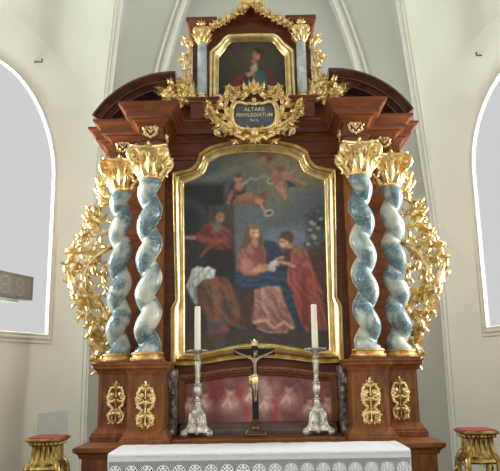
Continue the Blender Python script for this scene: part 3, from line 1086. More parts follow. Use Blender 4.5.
def art_main(x, y):
    A = Painter(x, y, (58, 60, 56))
    # sky
    t = np.clip((y - 150) / 110, 0, 1)[:, None]
    A.c = np.array((62, 66, 58.0)) * (1 - t) + np.array((84, 92, 98.0)) * t
    A.ell(290, 172, 56, 30, (116, 104, 72), soft=0.8, op=0.95)
    A.ell(285, 156, 28, 12, (124, 108, 68), soft=0.7, op=0.6)
    A.ell(215, 176, 32, 5, (92, 98, 88), rot=-12, soft=0.8, op=0.8)
    A.ell(205, 170, 18, 8, (60, 76, 84), rot=-30, soft=0.8, op=0.7)
    A.ell(240, 185, 34, 9, (76, 82, 76), rot=-16, soft=0.9, op=0.7)
    A.ell(315, 205, 20, 16, (66, 78, 92), soft=0.8, op=0.7)
    A.ell(300, 236, 40, 8, (104, 112, 128), soft=0.7, op=0.7)
    A.ell(252, 216, 16, 18, (86, 92, 96), soft=0.6, op=0.7)
    # cherub heads and putti
    A.ell(266, 156, 7, 6, (98, 66, 48), soft=0.4)
    A.ell(263, 160, 4, 4, (134, 96, 72), soft=0.4)
    A.ell(271, 153, 4, 4, (112, 76, 54), soft=0.4)
    A.ell(228, 183, 6, 5, (60, 74, 84), rot=30, soft=0.5)
    A.poly([(230, 184), (240, 180), (246, 190), (243, 200), (232, 205), (226, 200)], (66, 50, 48), 1.5)
    A.ell(238, 178, 3.8, 4.2, (148, 104, 80), soft=0.3)
    A.ell(238, 175.5, 3.6, 2.2, (88, 56, 42), soft=0.4)
    A.ell(239, 186, 4.5, 5, (142, 98, 76), rot=20, soft=0.35)
    A.line([(242, 184), (246, 183)], 2, (160, 116, 90))
    A.line([(232, 192), (229, 200), (227, 204)], 4, (124, 82, 62))
    A.line([(236, 200), (232, 208)], 3, (110, 74, 58))
    A.poly([(236, 196), (248, 193), (260, 197), (268, 200), (262, 206), (248, 205), (238, 203)], (140, 94, 70), 1.2, col2=(104, 68, 52))
    A.ell(263, 196, 4, 4, (104, 68, 50), soft=0.35)
    A.ell(259, 201, 4, 3, (156, 108, 82), soft=0.4)
    A.line([(260, 203), (264, 210), (268, 213)], 2.4, (160, 114, 90))
    A.ell(269, 213, 5, 3.6, (150, 142, 120), rot=-18, soft=0.25)
    A.ell(269, 213, 3, 1.9, (70, 74, 68), rot=-18, soft=0.3)
    A.line([(246, 182), (251, 178), (256, 180), (262, 176), (267, 176)], 2, (128, 132, 124), soft=1.2, op=0.8)
    A.ell(271, 181, 4.2, 3.4, (140, 130, 110), soft=0.3)
    A.ell(271, 181, 2.4, 1.8, (104, 84, 66), soft=0.3)
    A.poly([(268, 176), (276, 172), (284, 176), (282, 184), (276, 184)], (132, 84, 66), 1.3)
    A.ell(280, 170, 3.4, 3.8, (112, 74, 54), soft=0.35)
    A.ell(275, 173, 3.4, 3.4, (138, 92, 70), soft=0.35)
    A.poly([(282, 172), (291, 172), (295, 178), (304, 183), (300, 186), (290, 182), (284, 180)], (158, 112, 86), 1.2, col2=(116, 80, 64))
    A.line([(296, 180), (302, 183), (307, 184)], 3, (148, 102, 80))
    A.poly([(286, 180), (294, 183), (296, 187), (288, 187)], (50, 62, 68), 1.0)
    A.line([(281, 184), (280, 190), (284, 195)], 5, (146, 98, 76))
    A.line([(277, 187), (284, 190), (285, 198)], 4, (150, 104, 80))
    A.poly([(284, 162), (288, 158), (290, 168), (287, 173)], (116, 108, 94), 1.2)
    A.poly([(288, 172), (298, 164), (297, 170), (291, 176)], (124, 112, 92), 1.2)
    A.poly([(180, 256), (234, 256), (250, 268), (300, 262), (335, 250), (335, 360), (180, 360)], (58, 50, 46), 4)
    # building on the left
    A.poly([(183, 184), (224, 184), (226, 212), (218, 236), (183, 236)], (38, 38, 36), 3)
    A.ell(188, 222, 21, 22, (60, 66, 68), soft=0.25, op=0.9)
    A.ell(184, 226, 20, 22, (42, 44, 44), soft=0.2)
    A.poly([(208, 206), (234, 204), (236, 300), (208, 300)], (66, 60, 50), 1.5, col2=(50, 44, 40))
    A.line([(236, 206), (237, 262)], 2, (84, 84, 76), soft=1.2)
    # man leaning on the parapet
    A.poly([(186, 240), (206, 238), (208, 300), (184, 300)], (48, 48, 46), 2)
    A.poly([(206, 244), (232, 242), (236, 270), (230, 288), (206, 288)], (44, 38, 36), 2)
    A.poly([(196, 236), (206, 224), (214, 222), (226, 226), (233, 236), (232, 250), (218, 250), (208, 246), (192, 238)], (120, 60, 46), 1.4, col2=(92, 46, 38), folds=(60, 6.8999999999999995, 0.12))
    A.poly([(195, 236), (206, 224), (212, 230), (206, 240)], (92, 44, 36), 1.6)
    A.line([(188, 237), (200, 237), (212, 241), (226, 240)], 4.5, (122, 62, 48), soft=1.2)
    A.line([(186, 237.5), (194, 238)], 3, (140, 110, 92), soft=0.8)
    A.line([(214, 244), (206, 250), (201, 256)], 3.5, (116, 60, 46))
    A.ell(218, 219, 6.5, 8, (66, 54, 46), soft=0.3)
    A.ell(220, 217.5, 4.4, 5.4, (142, 98, 74), rot=10, soft=0.3)
    A.ell(217, 227, 4.6, 6, (96, 92, 82), rot=12, soft=0.4)
    A.line([(219, 217), (223, 217)], 1, (64, 42, 34), op=0.8)
    A.line([(221, 217.5), (222, 221)], 1.2, (164, 118, 92), op=0.9)
    # white draped cloth, carpeted table
    A.poly([(198, 274), (216, 276), (228, 278), (240, 306), (248, 330), (232, 326), (220, 350), (212, 345), (206, 318), (194, 296)], (104, 66, 50), 1.6, col2=(80, 60, 52), folds=(70, 12.649999999999999, 0.14))
    A.poly([(210, 276), (218, 277), (222, 322), (214, 324)], (132, 80, 50), 2, op=0.7)
    A.poly([(224, 284), (232, 290), (244, 318), (236, 320), (228, 300)], (126, 74, 50), 2, op=0.6)
    A.ell(202, 296, 5, 12, (78, 54, 50), soft=0.7, op=0.7)
    A.ell(228, 304, 6, 4, (60, 62, 62), soft=0.6, op=0.7)
    A.ell(214, 292, 3, 4, (72, 82, 78), soft=0.6, op=0.6)
    A.poly([(206, 318), (216, 322), (226, 318), (220, 344), (212, 340)], (72, 74, 78), 1.6, op=0.75)
    A.poly([(218, 330), (227, 322), (228, 332), (218, 346), (208, 338), (206, 332)], (132, 66, 62), 1.6, op=0.7)
    A.line([(212, 344), (218, 347), (226, 342)], 2, (128, 120, 108))
    A.poly([(204, 268), (208, 266), (216, 270), (214, 278), (202, 280), (196, 288), (198, 306), (192, 302), (186, 286), (190, 276), (192, 269), (198, 266)], (182, 182, 170), 1.0, col2=(118, 126, 126), folds=(110, 6.8999999999999995, 0.09))
    A.line([(203, 268), (198, 276), (192, 280)], 1.4, (112, 118, 114), op=0.7)
    A.line([(209, 270), (205, 277)], 1.2, (120, 124, 116), op=0.7)
    A.line([(193, 284), (196, 298)], 1.8, (92, 104, 108), op=0.8)
    A.poly([(183, 288), (192, 300), (198, 330), (198, 352), (183, 352)], (62, 46, 44), 2.5)
    # floor
    A.poly([(183, 330), (210, 334), (246, 330), (330, 328), (330, 356), (183, 356)], (66, 56, 48), 3, op=0.75)
    # distance, landscape
    A.poly([(300, 250), (326, 246), (328, 300), (300, 300)], (84, 50, 40), 2, op=0.8)
    # seated woman
    A.poly([(236, 262), (262, 258), (284, 266), (294, 272), (298, 292), (310, 330), (296, 332), (282, 300), (262, 288), (240, 290), (234, 278)], (52, 66, 84), 1.3, col2=(40, 50, 62), ang=100, folds=(20, 8.049999999999999, 0.11))
    A.poly([(264, 240), (276, 242), (284, 254), (278, 264), (264, 268), (262, 250)], (48, 58, 72), 1.3)
    A.poly([(254, 290), (266, 286), (280, 286), (284, 300), (294, 322), (296, 328), (284, 332), (262, 328), (250, 322), (254, 300)], (150, 104, 90), 1.3, col2=(116, 76, 66), folds=(70, 8.049999999999999, 0.11))
    A.line([(262, 292), (264, 306), (270, 320)], 2.5, (176, 128, 108), soft=1.3, op=0.8)
    A.line([(270, 290), (278, 308), (286, 322)], 2.5, (116, 70, 60), soft=1.3, op=0.8)
    A.line([(276, 288), (284, 306)], 2, (168, 120, 100), soft=1.2, op=0.7)
    A.line([(254, 322), (266, 320), (274, 328), (284, 322), (292, 328)], 3, (182, 136, 116), soft=1.2, op=0.85)
    A.line([(258, 328), (268, 332), (286, 332)], 2.5, (150, 104, 90), soft=1.2)
    A.poly([(244, 292), (254, 292), (252, 326), (240, 322)], (74, 48, 44), 2, op=0.8)
    A.poly([(238, 252), (244, 242), (252, 238), (262, 241), (266, 254), (266, 270), (258, 276), (244, 276), (236, 268)], (146, 94, 80), 1.2, col2=(114, 72, 62), folds=(60, 8.049999999999999, 0.09))
    A.poly([(252, 244), (262, 243), (266, 262), (256, 264)], (114, 62, 54), 1.2, op=0.85)
    A.poly([(243, 256), (252, 262), (256, 272), (246, 275), (239, 268)], (166, 108, 90), 1.8, op=0.7)
    A.poly([(247, 226), (252, 223), (258, 225), (262, 234), (264, 244), (258, 248), (252, 240), (246, 248), (239, 250), (243, 240)], (92, 74, 54), 1.2)
    A.ell(254.6, 233, 4.8, 6.6, (188, 142, 108), rot=-8, soft=0.25)
    A.ell(254, 226.5, 5, 3, (112, 92, 66), soft=0.4)
    A.line([(253, 232.5), (258, 232.5)], 0.9, (78, 50, 40), op=0.8)
    A.line([(256, 233), (256.6, 236)], 1.0, (196, 148, 114), op=0.8)
    A.line([(254.4, 238), (257.6, 238)], 0.9, (134, 66, 56), op=0.9)
    A.poly([(252, 240), (258, 240), (258, 246), (254, 247)], (152, 108, 82), 1.0)
    A.poly([(258, 264), (268, 264), (276, 261), (275, 268), (264, 272), (258, 271)], (158, 108, 84), 1.2)
    A.ell(257, 270, 4, 3, (176, 126, 96), soft=0.4)
    # girl at right
    A.poly([(292, 254), (298, 246), (306, 250), (312, 266), (322, 290), (328, 330), (306, 332), (298, 316), (292, 292), (286, 282), (288, 268)], (138, 72, 56), 1.2, col2=(116, 60, 48), folds=(75, 7.475, 0.12))
    A.poly([(300, 270), (306, 272), (310, 326), (302, 328)], (104, 40, 36), 2, op=0.75)
    A.line([(312, 280), (320, 326)], 3, (156, 70, 54), soft=1.5, op=0.8)
    A.line([(294, 284), (300, 312)], 2.5, (150, 66, 54), soft=1.4, op=0.7)
    A.poly([(294, 248), (301, 246), (304, 262), (298, 272), (288, 270), (284, 266), (292, 262)], (144, 78, 64), 1.2, col2=(118, 62, 54), folds=(30, 6.8999999999999995, 0.08))
    A.poly([(284, 250), (292, 248), (290, 262), (284, 262)], (88, 48, 42), 1.2)
    A.ell(286, 239, 7.4, 7, (92, 66, 46), rot=-20, soft=0.22)
    A.ell(284, 242.5, 4.6, 4.8, (184, 134, 104), rot=-30, soft=0.25)
    A.ell(288, 236, 6.4, 4.6, (84, 58, 40), rot=20, soft=0.3)
    A.poly([(290, 243), (298, 248), (304, 252), (298, 252), (290, 248)], (110, 92, 58), 1.0)
    A.ell(289, 246, 2.6, 2.4, (158, 110, 84), soft=0.4)
    A.line([(280.6, 241.5), (283, 242)], 0.9, (80, 52, 40), op=0.8)
    A.poly([(270, 262), (277, 259), (280, 268), (273, 272), (268, 270)], (176, 172, 158), 1.0, col2=(140, 134, 124))
    A.poly([(276, 266), (288, 266), (286, 272), (276, 271)], (52, 48, 52), 1.0)
    A.line([(279, 262), (286, 263), (294, 266)], 3, (172, 122, 96), soft=0.8)
    A.line([(276, 259), (283, 257)], 2.4, (160, 112, 88), soft=0.8)
    # blossom tree
    A.poly([(306, 216), (318, 206), (328, 204), (328, 252), (318, 250), (306, 246)], (52, 58, 52), 4, op=0.55)
    r = random.Random(3)
    for k in range(34):
        A.ell(r.uniform(305, 326), r.uniform(210, 249), r.uniform(1.2, 2.8), r.uniform(1.0, 2.0), r.choice([(40, 46, 40), (62, 70, 60), (96, 102, 92), (54, 62, 56)]), rot=r.uniform(0, 180), soft=0.5, op=0.8)
    for (a, b) in ((311, 222), (314, 224), (321, 219), (313, 236), (315, 238), (308, 244), (318, 228), (310, 230)):
        A.ell(a, b, 2.2, 1.6, (150, 138, 122), soft=0.5, op=0.85)
    A.ell(252, 236, 2.2, 5, (122, 84, 64), soft=0.6, op=0.5)
    A.ell(283, 245, 2, 2, (186, 138, 108), soft=0.6, op=0.6)
    A.grain(0.10, 4, 1.6)
    A.grain(0.08, 40, 0.9)
    g = A.c.mean(1, keepdims=True)
    A.c = g + 0.86 * (A.c - g)
    return A.c


def art_upper(x, y):
    A = Painter(x, y, (46, 44, 38))
    A.ell(256, 56, 26, 22, (84, 74, 54), soft=0.9, op=0.75)
    A.poly([(232, 92), (234, 80), (244, 72), (252, 66), (264, 66), (274, 74), (280, 92)], (44, 56, 54), 1.6)
    A.poly([(230, 92), (233, 80), (242, 73), (246, 76), (240, 86), (238, 94)], (118, 42, 38), 1.6, col2=(88, 34, 32))
    A.poly([(264, 66), (270, 70), (276, 84), (275, 92), (270, 90), (268, 78)], (120, 42, 40), 1.6, col2=(82, 34, 34))
    A.poly([(254, 72), (264, 70), (268, 84), (262, 92), (250, 90)], (62, 88, 82), 2, op=0.8)
    A.poly([(251, 60), (256, 57), (258, 66), (254, 69)], (140, 98, 72), 1.2)
    A.ell(258, 54.5, 5, 6.6, (62, 42, 32), rot=-12, soft=0.3)
    A.ell(256.6, 55.5, 3.8, 5.2, (158, 110, 80), rot=-12, soft=0.3)
    A.ell(260, 51, 4.6, 3, (56, 38, 30), rot=20, soft=0.4)
    A.line([(254.4, 54.6), (257.6, 54)], 0.8, (70, 46, 36), op=0.7)
    A.poly([(250, 67), (256, 64), (258, 70), (252, 74)], (172, 160, 140), 1.2, op=0.8)
    A.poly([(245, 73), (252, 71), (256, 75), (248, 77)], (150, 106, 82), 1.0)
    A.line([(248, 76), (252, 72)], 1.6, (168, 122, 94))
    A.grain(0.07, 9, 1.6)
    return A.c


def art_souls(x, y):
    A = Painter(x, y, (112, 70, 66))
    r = random.Random(8)
    for k in range(60):
        A.ell(r.uniform(180, 338), r.uniform(366, 424), r.uniform(3, 9), r.uniform(2, 6), r.choice([(128, 56, 52), (146, 96, 88), (108, 92, 94), (120, 74, 70), (140, 112, 104), (96, 62, 62)]), rot=r.uniform(60, 130), soft=0.8, op=0.6)
    flame = [(188, 392), (211, 386), (214, 402), (240, 398), (276, 400), (282, 388), (300, 398), (312, 408), (322, 396), (194, 410), (246, 412), (274, 412)]
    for (a, b) in flame:
        A.line([(a, b + 10), (a + r.uniform(-4, 4), b), (a + r.uniform(-5, 5), b - 9)], 2.6, (142, 52, 50), soft=1.6, op=0.7)
    for (a, b, s_) in ((205, 394, 1), (230, 391, 1.25), (289, 388, 1.2), (252, 388, 1), (328, 398, 1), (190, 398, 0.9), (266, 396, 0.9), (310, 400, 0.9)):
        A.ell(a, b + 12 * s_, 8 * s_, 7 * s_, (176, 150, 136), soft=0.5, op=0.9, col2=(128, 96, 88))
        A.line([(a - 6 * s_, b + 12 * s_), (a - 2, b + 6 * s_), (a + 1, b + 13 * s_)], 2.4, (182, 150, 134), soft=1.0, op=0.85)
        A.ell(a, b, 3.4 * s_, 4.4 * s_, (168, 130, 112), soft=0.4, op=0.95)
        A.ell(a, b - 2.6 * s_, 3.8 * s_, 2.6 * s_, (84, 62, 58), soft=0.5, op=0.8)
    A.poly([(256, 380), (264, 378), (272, 388), (276, 398), (268, 402), (260, 394)], (158, 136, 128), 2.5, op=0.6)
    A.line([(291, 386), (298, 380), (304, 390)], 2.4, (82, 66, 62), soft=1.2, op=0.7)
    A.grain(0.1, 14, 1.8)
    return A.c


def resample(pts, n):
    L = [0.0]
    for a, b in zip(pts, pts[1:]):
        L.append(L[-1] + math.hypot(b[0] - a[0], b[1] - a[1]))
    out = []
    j = 0
    for i in range(n):
        d = L[-1] * i / (n - 1)
        while j < len(L) - 2 and L[j + 1] < d:
            j += 1
        t = (d - L[j]) / max(L[j + 1] - L[j], 1e-9)
        out.append((pts[j][0] + (pts[j + 1][0] - pts[j][0]) * t, pts[j][1] + (pts[j + 1][1] - pts[j][1]) * t))
    return out


def frame_loft(outer_segs, inner_segs, counts, prof):
    """outer/inner: matching lists of polylines (left half, from bottom centre to top centre); prof: [(s, y)] s 0 outer .. 1 inner"""
    def full(segs):
        pts = []
        for sg, c in zip(segs, counts):
            q = resample(sg, c)
            pts += q if not pts else q[1:]
        return pts + [(-x, z) for x, z in reversed(pts[1:-1])]
    o, i = full(outer_segs), full(inner_segs)
    rings = [[(a[0] + (b[0] - a[0]) * s_, y, a[1] + (b[1] - a[1]) * s_) for a, b in zip(o, i)] for s_, y in prof]
    return MB().loft([list(r) for r in rings] + [list(rings[0])], True, False), o, i


# ------------------------------------------------------------------ main painting
FY = -0.06


def sym(pts, Y, shift=0.006):
    """left-half photo outline -> symmetric (x <= 0, z)"""
    out = []
    for a, b in pts:
        x, z = P(a, b, Y)
        out.append((min(0.0, x - shift) if a < 254 else 0.0, z))
    return out


outer = [sym([(256, 358.5), (240, 359.3), (222, 361.8), (206, 364.5), (196, 366), (171, 366)], FY),
         sym([(171, 366), (171, 308)], FY), sym([(171, 308), (173, 304), (175.5, 300)], FY), sym([(175.5, 300), (174, 240), (172.5, 171)], FY),
         sym([(172.5, 171), (181, 169.5)], FY),
         catmull(sym([(181, 169.5), (191, 166.5), (197, 160), (199, 152)], FY), 6), sym([(199, 152), (203, 149)], FY),
         catmull(sym([(203, 149), (212, 144.5), (228, 140.5), (242, 139), (255, 138.5)], FY), 6)]
inner = [sym([(256, 342.5), (240, 344), (222, 347.5), (206, 351), (198, 352), (185.5, 352.5)], FY),
         sym([(185.5, 352.5), (185.5, 310)], FY), sym([(185.5, 310), (185.5, 304), (185.5, 300)], FY), sym([(185.5, 300), (185, 240), (184.5, 183)], FY),
         sym([(184.5, 183), (190, 181)], FY),
         catmull(sym([(190, 181), (200, 176.5), (206, 170), (209, 162)], FY), 6), sym([(209, 162), (213, 160)], FY),
         catmull(sym([(213, 160), (220, 156), (232, 153), (244, 151.5), (255, 151)], FY), 6)]
counts = [14, 12, 5, 20, 5, 14, 4, 18]
prof = [(0.0, -0.018), (0.0, -0.035), (0.06, -0.048), (0.14, -0.050), (0.20, -0.040), (0.30, -0.052), (0.42, -0.072), (0.52, -0.078), (0.60, -0.070), (0.66, -0.052), (0.80, -0.034), (0.86, -0.034), (0.90, -0.040), (0.96, -0.036), (1.0, -0.028), (1.0, -0.018)]
fm, fo, fi = frame_loft(outer, inner, counts, prof)
mp_ = thing('altar_painting', 'large oil painting of seated woman and red dressed girl in broad gilded frame', 'painting', (0, -0.03, 1.66))
fr = fm.build('gilded_frame', M['gold_frame'], mp_, sharp=50)
# carved strapwork on the frame: running leaf along the top arch, corner leaves
mid = [(a[0] + (b[0] - a[0]) * 0.72, a[1] + (b[1] - a[1]) * 0.72) for a, b in zip(fo, fi)]
mid2 = [(a[0] + (b[0] - a[0]) * 0.10, a[1] + (b[1] - a[1]) * 0.10) for a, b in zip(fo, fi)]
nh = sum(counts) - len(counts) + 1
i0 = sum(counts[:4]) - 4
for line, sz, y in ((mid, 0.030, -0.044), (mid2, 0.016, -0.05)):
    orn = MB()
    seg = resample(line[i0 - 9:nh], 46 if sz > 0.02 else 70)
    for a, b in zip(seg, seg[1:]):
        h = math.degrees(math.atan2(b[1] - a[1], b[0] - a[0]))
        orn.lf(a[0], a[1], y, h, sz, sz * 0.55, 0, 0.12, 2)
    orn.build('leaf_carving', M['gold_frame'], fr)
    orn.mirrored().build('leaf_carving', M['gold_frame'], fr)
canvas('canvas', -0.545, 0.545, 1.68, 3.30, -0.026, 0.0048, inside_poly([((a[0] + b[0]) / 2, (a[1] + b[1]) / 2) for a, b in zip(fo, fi)]), to_picture(-0.026), art_main, mp_, 1.1)

# ------------------------------------------------------------------ predella
pr = thing('predella_panel', 'low wide painting of souls in red flames under the main gilded frame', 'painting', (0, -0.03, 1.18))
PY = -0.03
arch = catmull([(-0.545, 1.582), (-0.40, 1.596), (-0.2, 1.624), (0, 1.635), (0.2, 1.624), (0.40, 1.596), (0.545, 1.582)], 5)
canvas('canvas', -0.52, 0.52, 1.25, 1.65, -0.035, 0.005, inside_poly([(-0.52, 1.25), (0.52, 1.25)] + [(x, z) for x, z in reversed(catmull([(-0.52, 1.560), (-0.4, 1.575), (-0.2, 1.600), (0, 1.610), (0.2, 1.600), (0.4, 1.575), (0.52, 1.560)], 5))]), to_picture(-0.035), art_souls, pr, 1.3)
am = MB()
prf = [(0.0, 0.0), (0.0, -0.11), (-0.012, -0.115), (-0.02, -0.10), (-0.035, -0.095), (-0.040, -0.07), (-0.055, -0.065), (-0.06, -0.045), (-0.066, 0.0)]
am.loft([[(x, y, z + o - 0.012) for o, y in prf] for x, z in arch], True, True).build('arched_moulding', M['walnut'], pr, sharp=30)
bd = MB()
for x, z in resample(arch, 58):
    bd.ball((x, -0.108, z - 0.026), 0.0075, 6, 4)
bd.build('bead_moulding', M['console'], pr)
st = MB().box(-0.545, 0.545, -0.03, -0.003, 1.178, 1.575)
st.build('backing', M['walnut'], pr, smooth=False)
for sx in (-1, 1):
    a, b = sorted((sx * 0.505, sx * 0.545))
    MB().box(a, b, -0.085, -0.03, 1.245, 1.575, 0.006).build('upright', M['walnut'], pr, smooth=False)
MB().loft([[(x, y, z) for y, z in [(-0.03, 1.250), (-0.05, 1.252), (-0.075, 1.240), (-0.125, 1.210), (-0.13, 1.200), (-0.13, 1.1785), (-0.03, 1.1785)]] for x in (-0.53, 0.53)], True, True).build('bottom_moulding', M['console'] if False else mat_noise('polished_dark_moulding', [(0.3, (84, 70, 64)), (0.7, (112, 96, 90))], 9, rough=0.2, coat=0.5), pr, smooth=False)


# carved dark consoles beside the predella
def console(sx, nm):
    r = thing('carved_console', 'dark carved scroll bracket on the %s edge of the flame painting' % nm, 'bracket', (sx * 0.575, -0.2, 1.178), 'dark carved scroll brackets')
    x0 = sx * 0.572
    body = MB()
    prof = [(-0.05, 1.1785), (-0.22, 1.1785), (-0.235, 1.20), (-0.225, 1.235), (-0.185, 1.265), (-0.16, 1.32), (-0.165, 1.40), (-0.20, 1.47), (-0.235, 1.52), (-0.245, 1.565), (-0.225, 1.60), (-0.19, 1.615), (-0.05, 1.615)]
    ps = catmull(prof[1:-1], 4)
    ps = [prof[0]] + ps + [prof[-1]]
    hw = 0.022
    body.loft([[(x0 + dx, y, z) for y, z in (ps if True else ps)] for dx in (-hw, hw)], True, True)
    body.ball((x0, -0.218, 1.208), 0.028, 10, 8)
    body.ball((x0, -0.226, 1.575), 0.03, 10, 8)
    body.build('scroll_body', M['console'], r, sharp=35)
    lv = MB()
    for k, (y, z, an, L) in enumerate(((-0.226, 1.215, 80, 0.07), (-0.176, 1.30, 88, 0.08), (-0.172, 1.37, 90, 0.08), (-0.20, 1.45, 92, 0.08), (-0.244, 1.54, 90, 0.07))):
        for dd in (-1, 1):
            lv.lf(x0 + dd * 0.006, z, y - 0.004, 90 + dd * 22, L * 0.8, 0.03, dd * -0.6, 0.1)
    lv.build('leaf_carving', M['console'], r)


console(-1, 'left')
console(1, 'right')

# ------------------------------------------------------------------ upper storey
at = thing('upper_storey', 'dark red wooden gabled housing around the small upper painting', 'altar top', (0, 0.1, CT))
gable = [(-0.46, CT + 0.001), (0.46, CT + 0.001), (0.46, 4.20), (0.40, 4.20), (0.20, 4.27), (0.0, 4.372), (-0.20, 4.27), (-0.40, 4.20), (-0.46, 4.20)]
MB().prism(gable, 0.0, 0.28).build('gable_board', M['walnut_red'], at, smooth=False)
MB().box(-0.46, 0.46, -0.14, -0.0005, CT + 0.001, 3.565, 0.006).box(-0.585, 0.585, 0.0, 0.27, CT + 0.0012, 3.60).build('base_block', M['walnut_red'], at, smooth=False)
MB().sweep_plan([(-0.46, 0.2), (-0.46, -0.14), (0.46, -0.14), (0.46, 0.2)], [(0, 3.545), (0.008, 3.55), (0.014, 3.568), (0.024, 3.575), (0.024, 3.588), (-0.10, 3.59)]).build('base_moulding', M['walnut_red'], at, sharp=30)
for sx in (-1, 1):
    a, b = sorted((sx * 0.285, sx * 0.475))
    k = MB().box(a, b, -0.10, 0.16, 4.1765, 4.215)
    k.sweep_plan([(a, 0.16), (a, -0.10), (b, -0.10), (b, 0.16)], [(0, 4.192), (0.006, 4.196), (0.012, 4.214), (0.024, 4.226), (0.024, 4.258), (0.020, 4.264), (-0.095, 4.265)])
    k.box(a - 0.01, b + 0.01, -0.11, 0.17, 4.24, 4.2645)
    k.build('cornice_block', M['walnut_red'], at, sharp=30)
rk = MB()
rp = [(-0.30, 4.205), (-0.20, 4.252), (0.0, 4.352), (0.20, 4.252), (0.30, 4.205)]
rk.loft([[(x, y, z + o) for o, y in [(0.0, 0.0), (0.0, -0.07), (0.02, -0.085), (0.03, -0.085), (0.032, 0.1), (0.0, 0.1)]] for x, z in rp], True, True).build('raking_moulding', M['walnut_red'], at, sharp=30)

up = thing('upper_painting', 'small oil painting of a praying figure in red and green, gold frame', 'painting', (0, -0.02, 3.57))
UY = -0.04
uo = [sym([(254, 106.5), (208.5, 107)], UY), sym([(208.5, 107), (209.5, 50)], UY), sym([(209.5, 50), (214, 46)], UY), catmull(sym([(214, 46), (219, 42), (224, 36), (229, 33)], UY), 5), sym([(229, 33), (252, 32)], UY)]
ui = [sym([(254, 100), (219, 100.5)], UY), sym([(219, 100.5), (219.5, 56)], UY), sym([(219.5, 56), (222, 53)], UY), catmull(sym([(222, 53), (226, 48), (229, 43), (233, 40.5)], UY), 5), sym([(233, 40.5), (252, 39.5)], UY)]
uo[0][0] = (0.0, uo[0][0][1]); ui[0][0] = (0.0, ui[0][0][1]); uo[-1][-1] = (0.0, uo[-1][-1][1]); ui[-1][-1] = (0.0, ui[-1][-1][1])
uf, uoo, uii = frame_loft(uo, ui, [10, 12, 3, 8, 8], [(0, -0.003), (0, -0.02), (0.15, -0.035), (0.35, -0.03), (0.55, -0.045), (0.7, -0.04), (0.85, -0.02), (1, -0.012), (1, -0.003)])
ufr = uf.build('gilded_frame', M['gold_frame'], up, sharp=50)
canvas('canvas', -0.30, 0.30, 3.58, 4.16, -0.006, 0.0052, inside_poly([((a[0] + b[0]) / 2, (a[1] + b[1]) / 2) for a, b in zip(uoo, uii)]), to_picture(-0.006), art_upper, up, 1.0)

for sx, nm in ((-1, 'left'), (1, 'right')):
    cx = sx * 0.378
    r = thing('pilaster_column', 'small pale blue marble column with gold capital %s of the upper painting' % nm, 'column', (cx, -0.07, 3.59), 'small upper columns')
    MB().lathe([(0.048, 3.5905), (0.050, 3.60), (0.044, 3.612), (0.041, 3.618), (0.045, 3.624), (0.042, 3.634), (0.037, 3.638)], cx, -0.088, 24).build('base_ring', M['gold'], r)
    MB().lathe([(0.037, 3.636), (0.0375, 3.75), (0.0365, 3.9), (0.035, 4.048)], cx, -0.088, 28).build('shaft', M['pale_marble'], r)
    capital(4.044, 4.175, 0.036, 0.050, cx, -0.088, r)
    # sprig of gilded leaves over the column
    f = MB()
    for q in range(5):
        f.lf(cx, 4.178, -0.135, 90 + (q - 2) * 32, 0.055 - 0.006 * abs(q - 2), 0.03, 0, 0.2)
    f.ball((cx, -0.14, 4.19), 0.012, 8, 6)
    f.build('leaf_sprig', M['gold'], r)

# garland running up the gable
gl_ = thing('gilded_garland', 'gilded flower garland climbing the gable to a crowning palmette', 'garland', (0, -0.1, 4.2))
line = [(-0.30, 4.175), (-0.262, 4.200), (-0.215, 4.222), (-0.17, 4.250), (-0.125, 4.282), (-0.085, 4.306), (-0.045, 4.328)]
for sx in (-1, 1):
    st_ = MB()
    st_.tube([(sx * -x, -0.105, z) for x, z in line], 0.012, 8)
    st_.build('stem', M['gold'], gl_)
    for i, (x, z) in enumerate(line):
        c = MB()
        x = -x * sx
        c.rosette(x, z + 0.01, -0.125, 0.030, 6, 20 * i)
        for a in (250, 285, 60, 120):
            c.lf(x, z, -0.115, a + RNG.uniform(-18, 18), 0.052, 0.03, RNG.uniform(-0.6, 0.6), 0.3)
        c.build('flower_cluster', M['gold'], gl_)
pm = MB()
for q in range(9):
    a = (q - 4) * 24
    pm.lf(0, 4.36, -0.115, 90 + a, 0.105 - 0.008 * abs(q - 4), 0.034, -rad(a) * 0.5, 0.18)
h = MB().scroll([(0.01, 4.345), (0.05, 4.335), (0.085, 4.35)], 0.012, 0.006, (0.022, 1.0, 1), y=-0.115, leaf=0.03)
pm.merge(h.both())
pm.rosette(0, 4.37, -0.13, 0.032, 7)
pm.ball((0, -0.12, 4.46), 0.014, 8, 6)
pm.build('palmette', M['gold'], gl_)


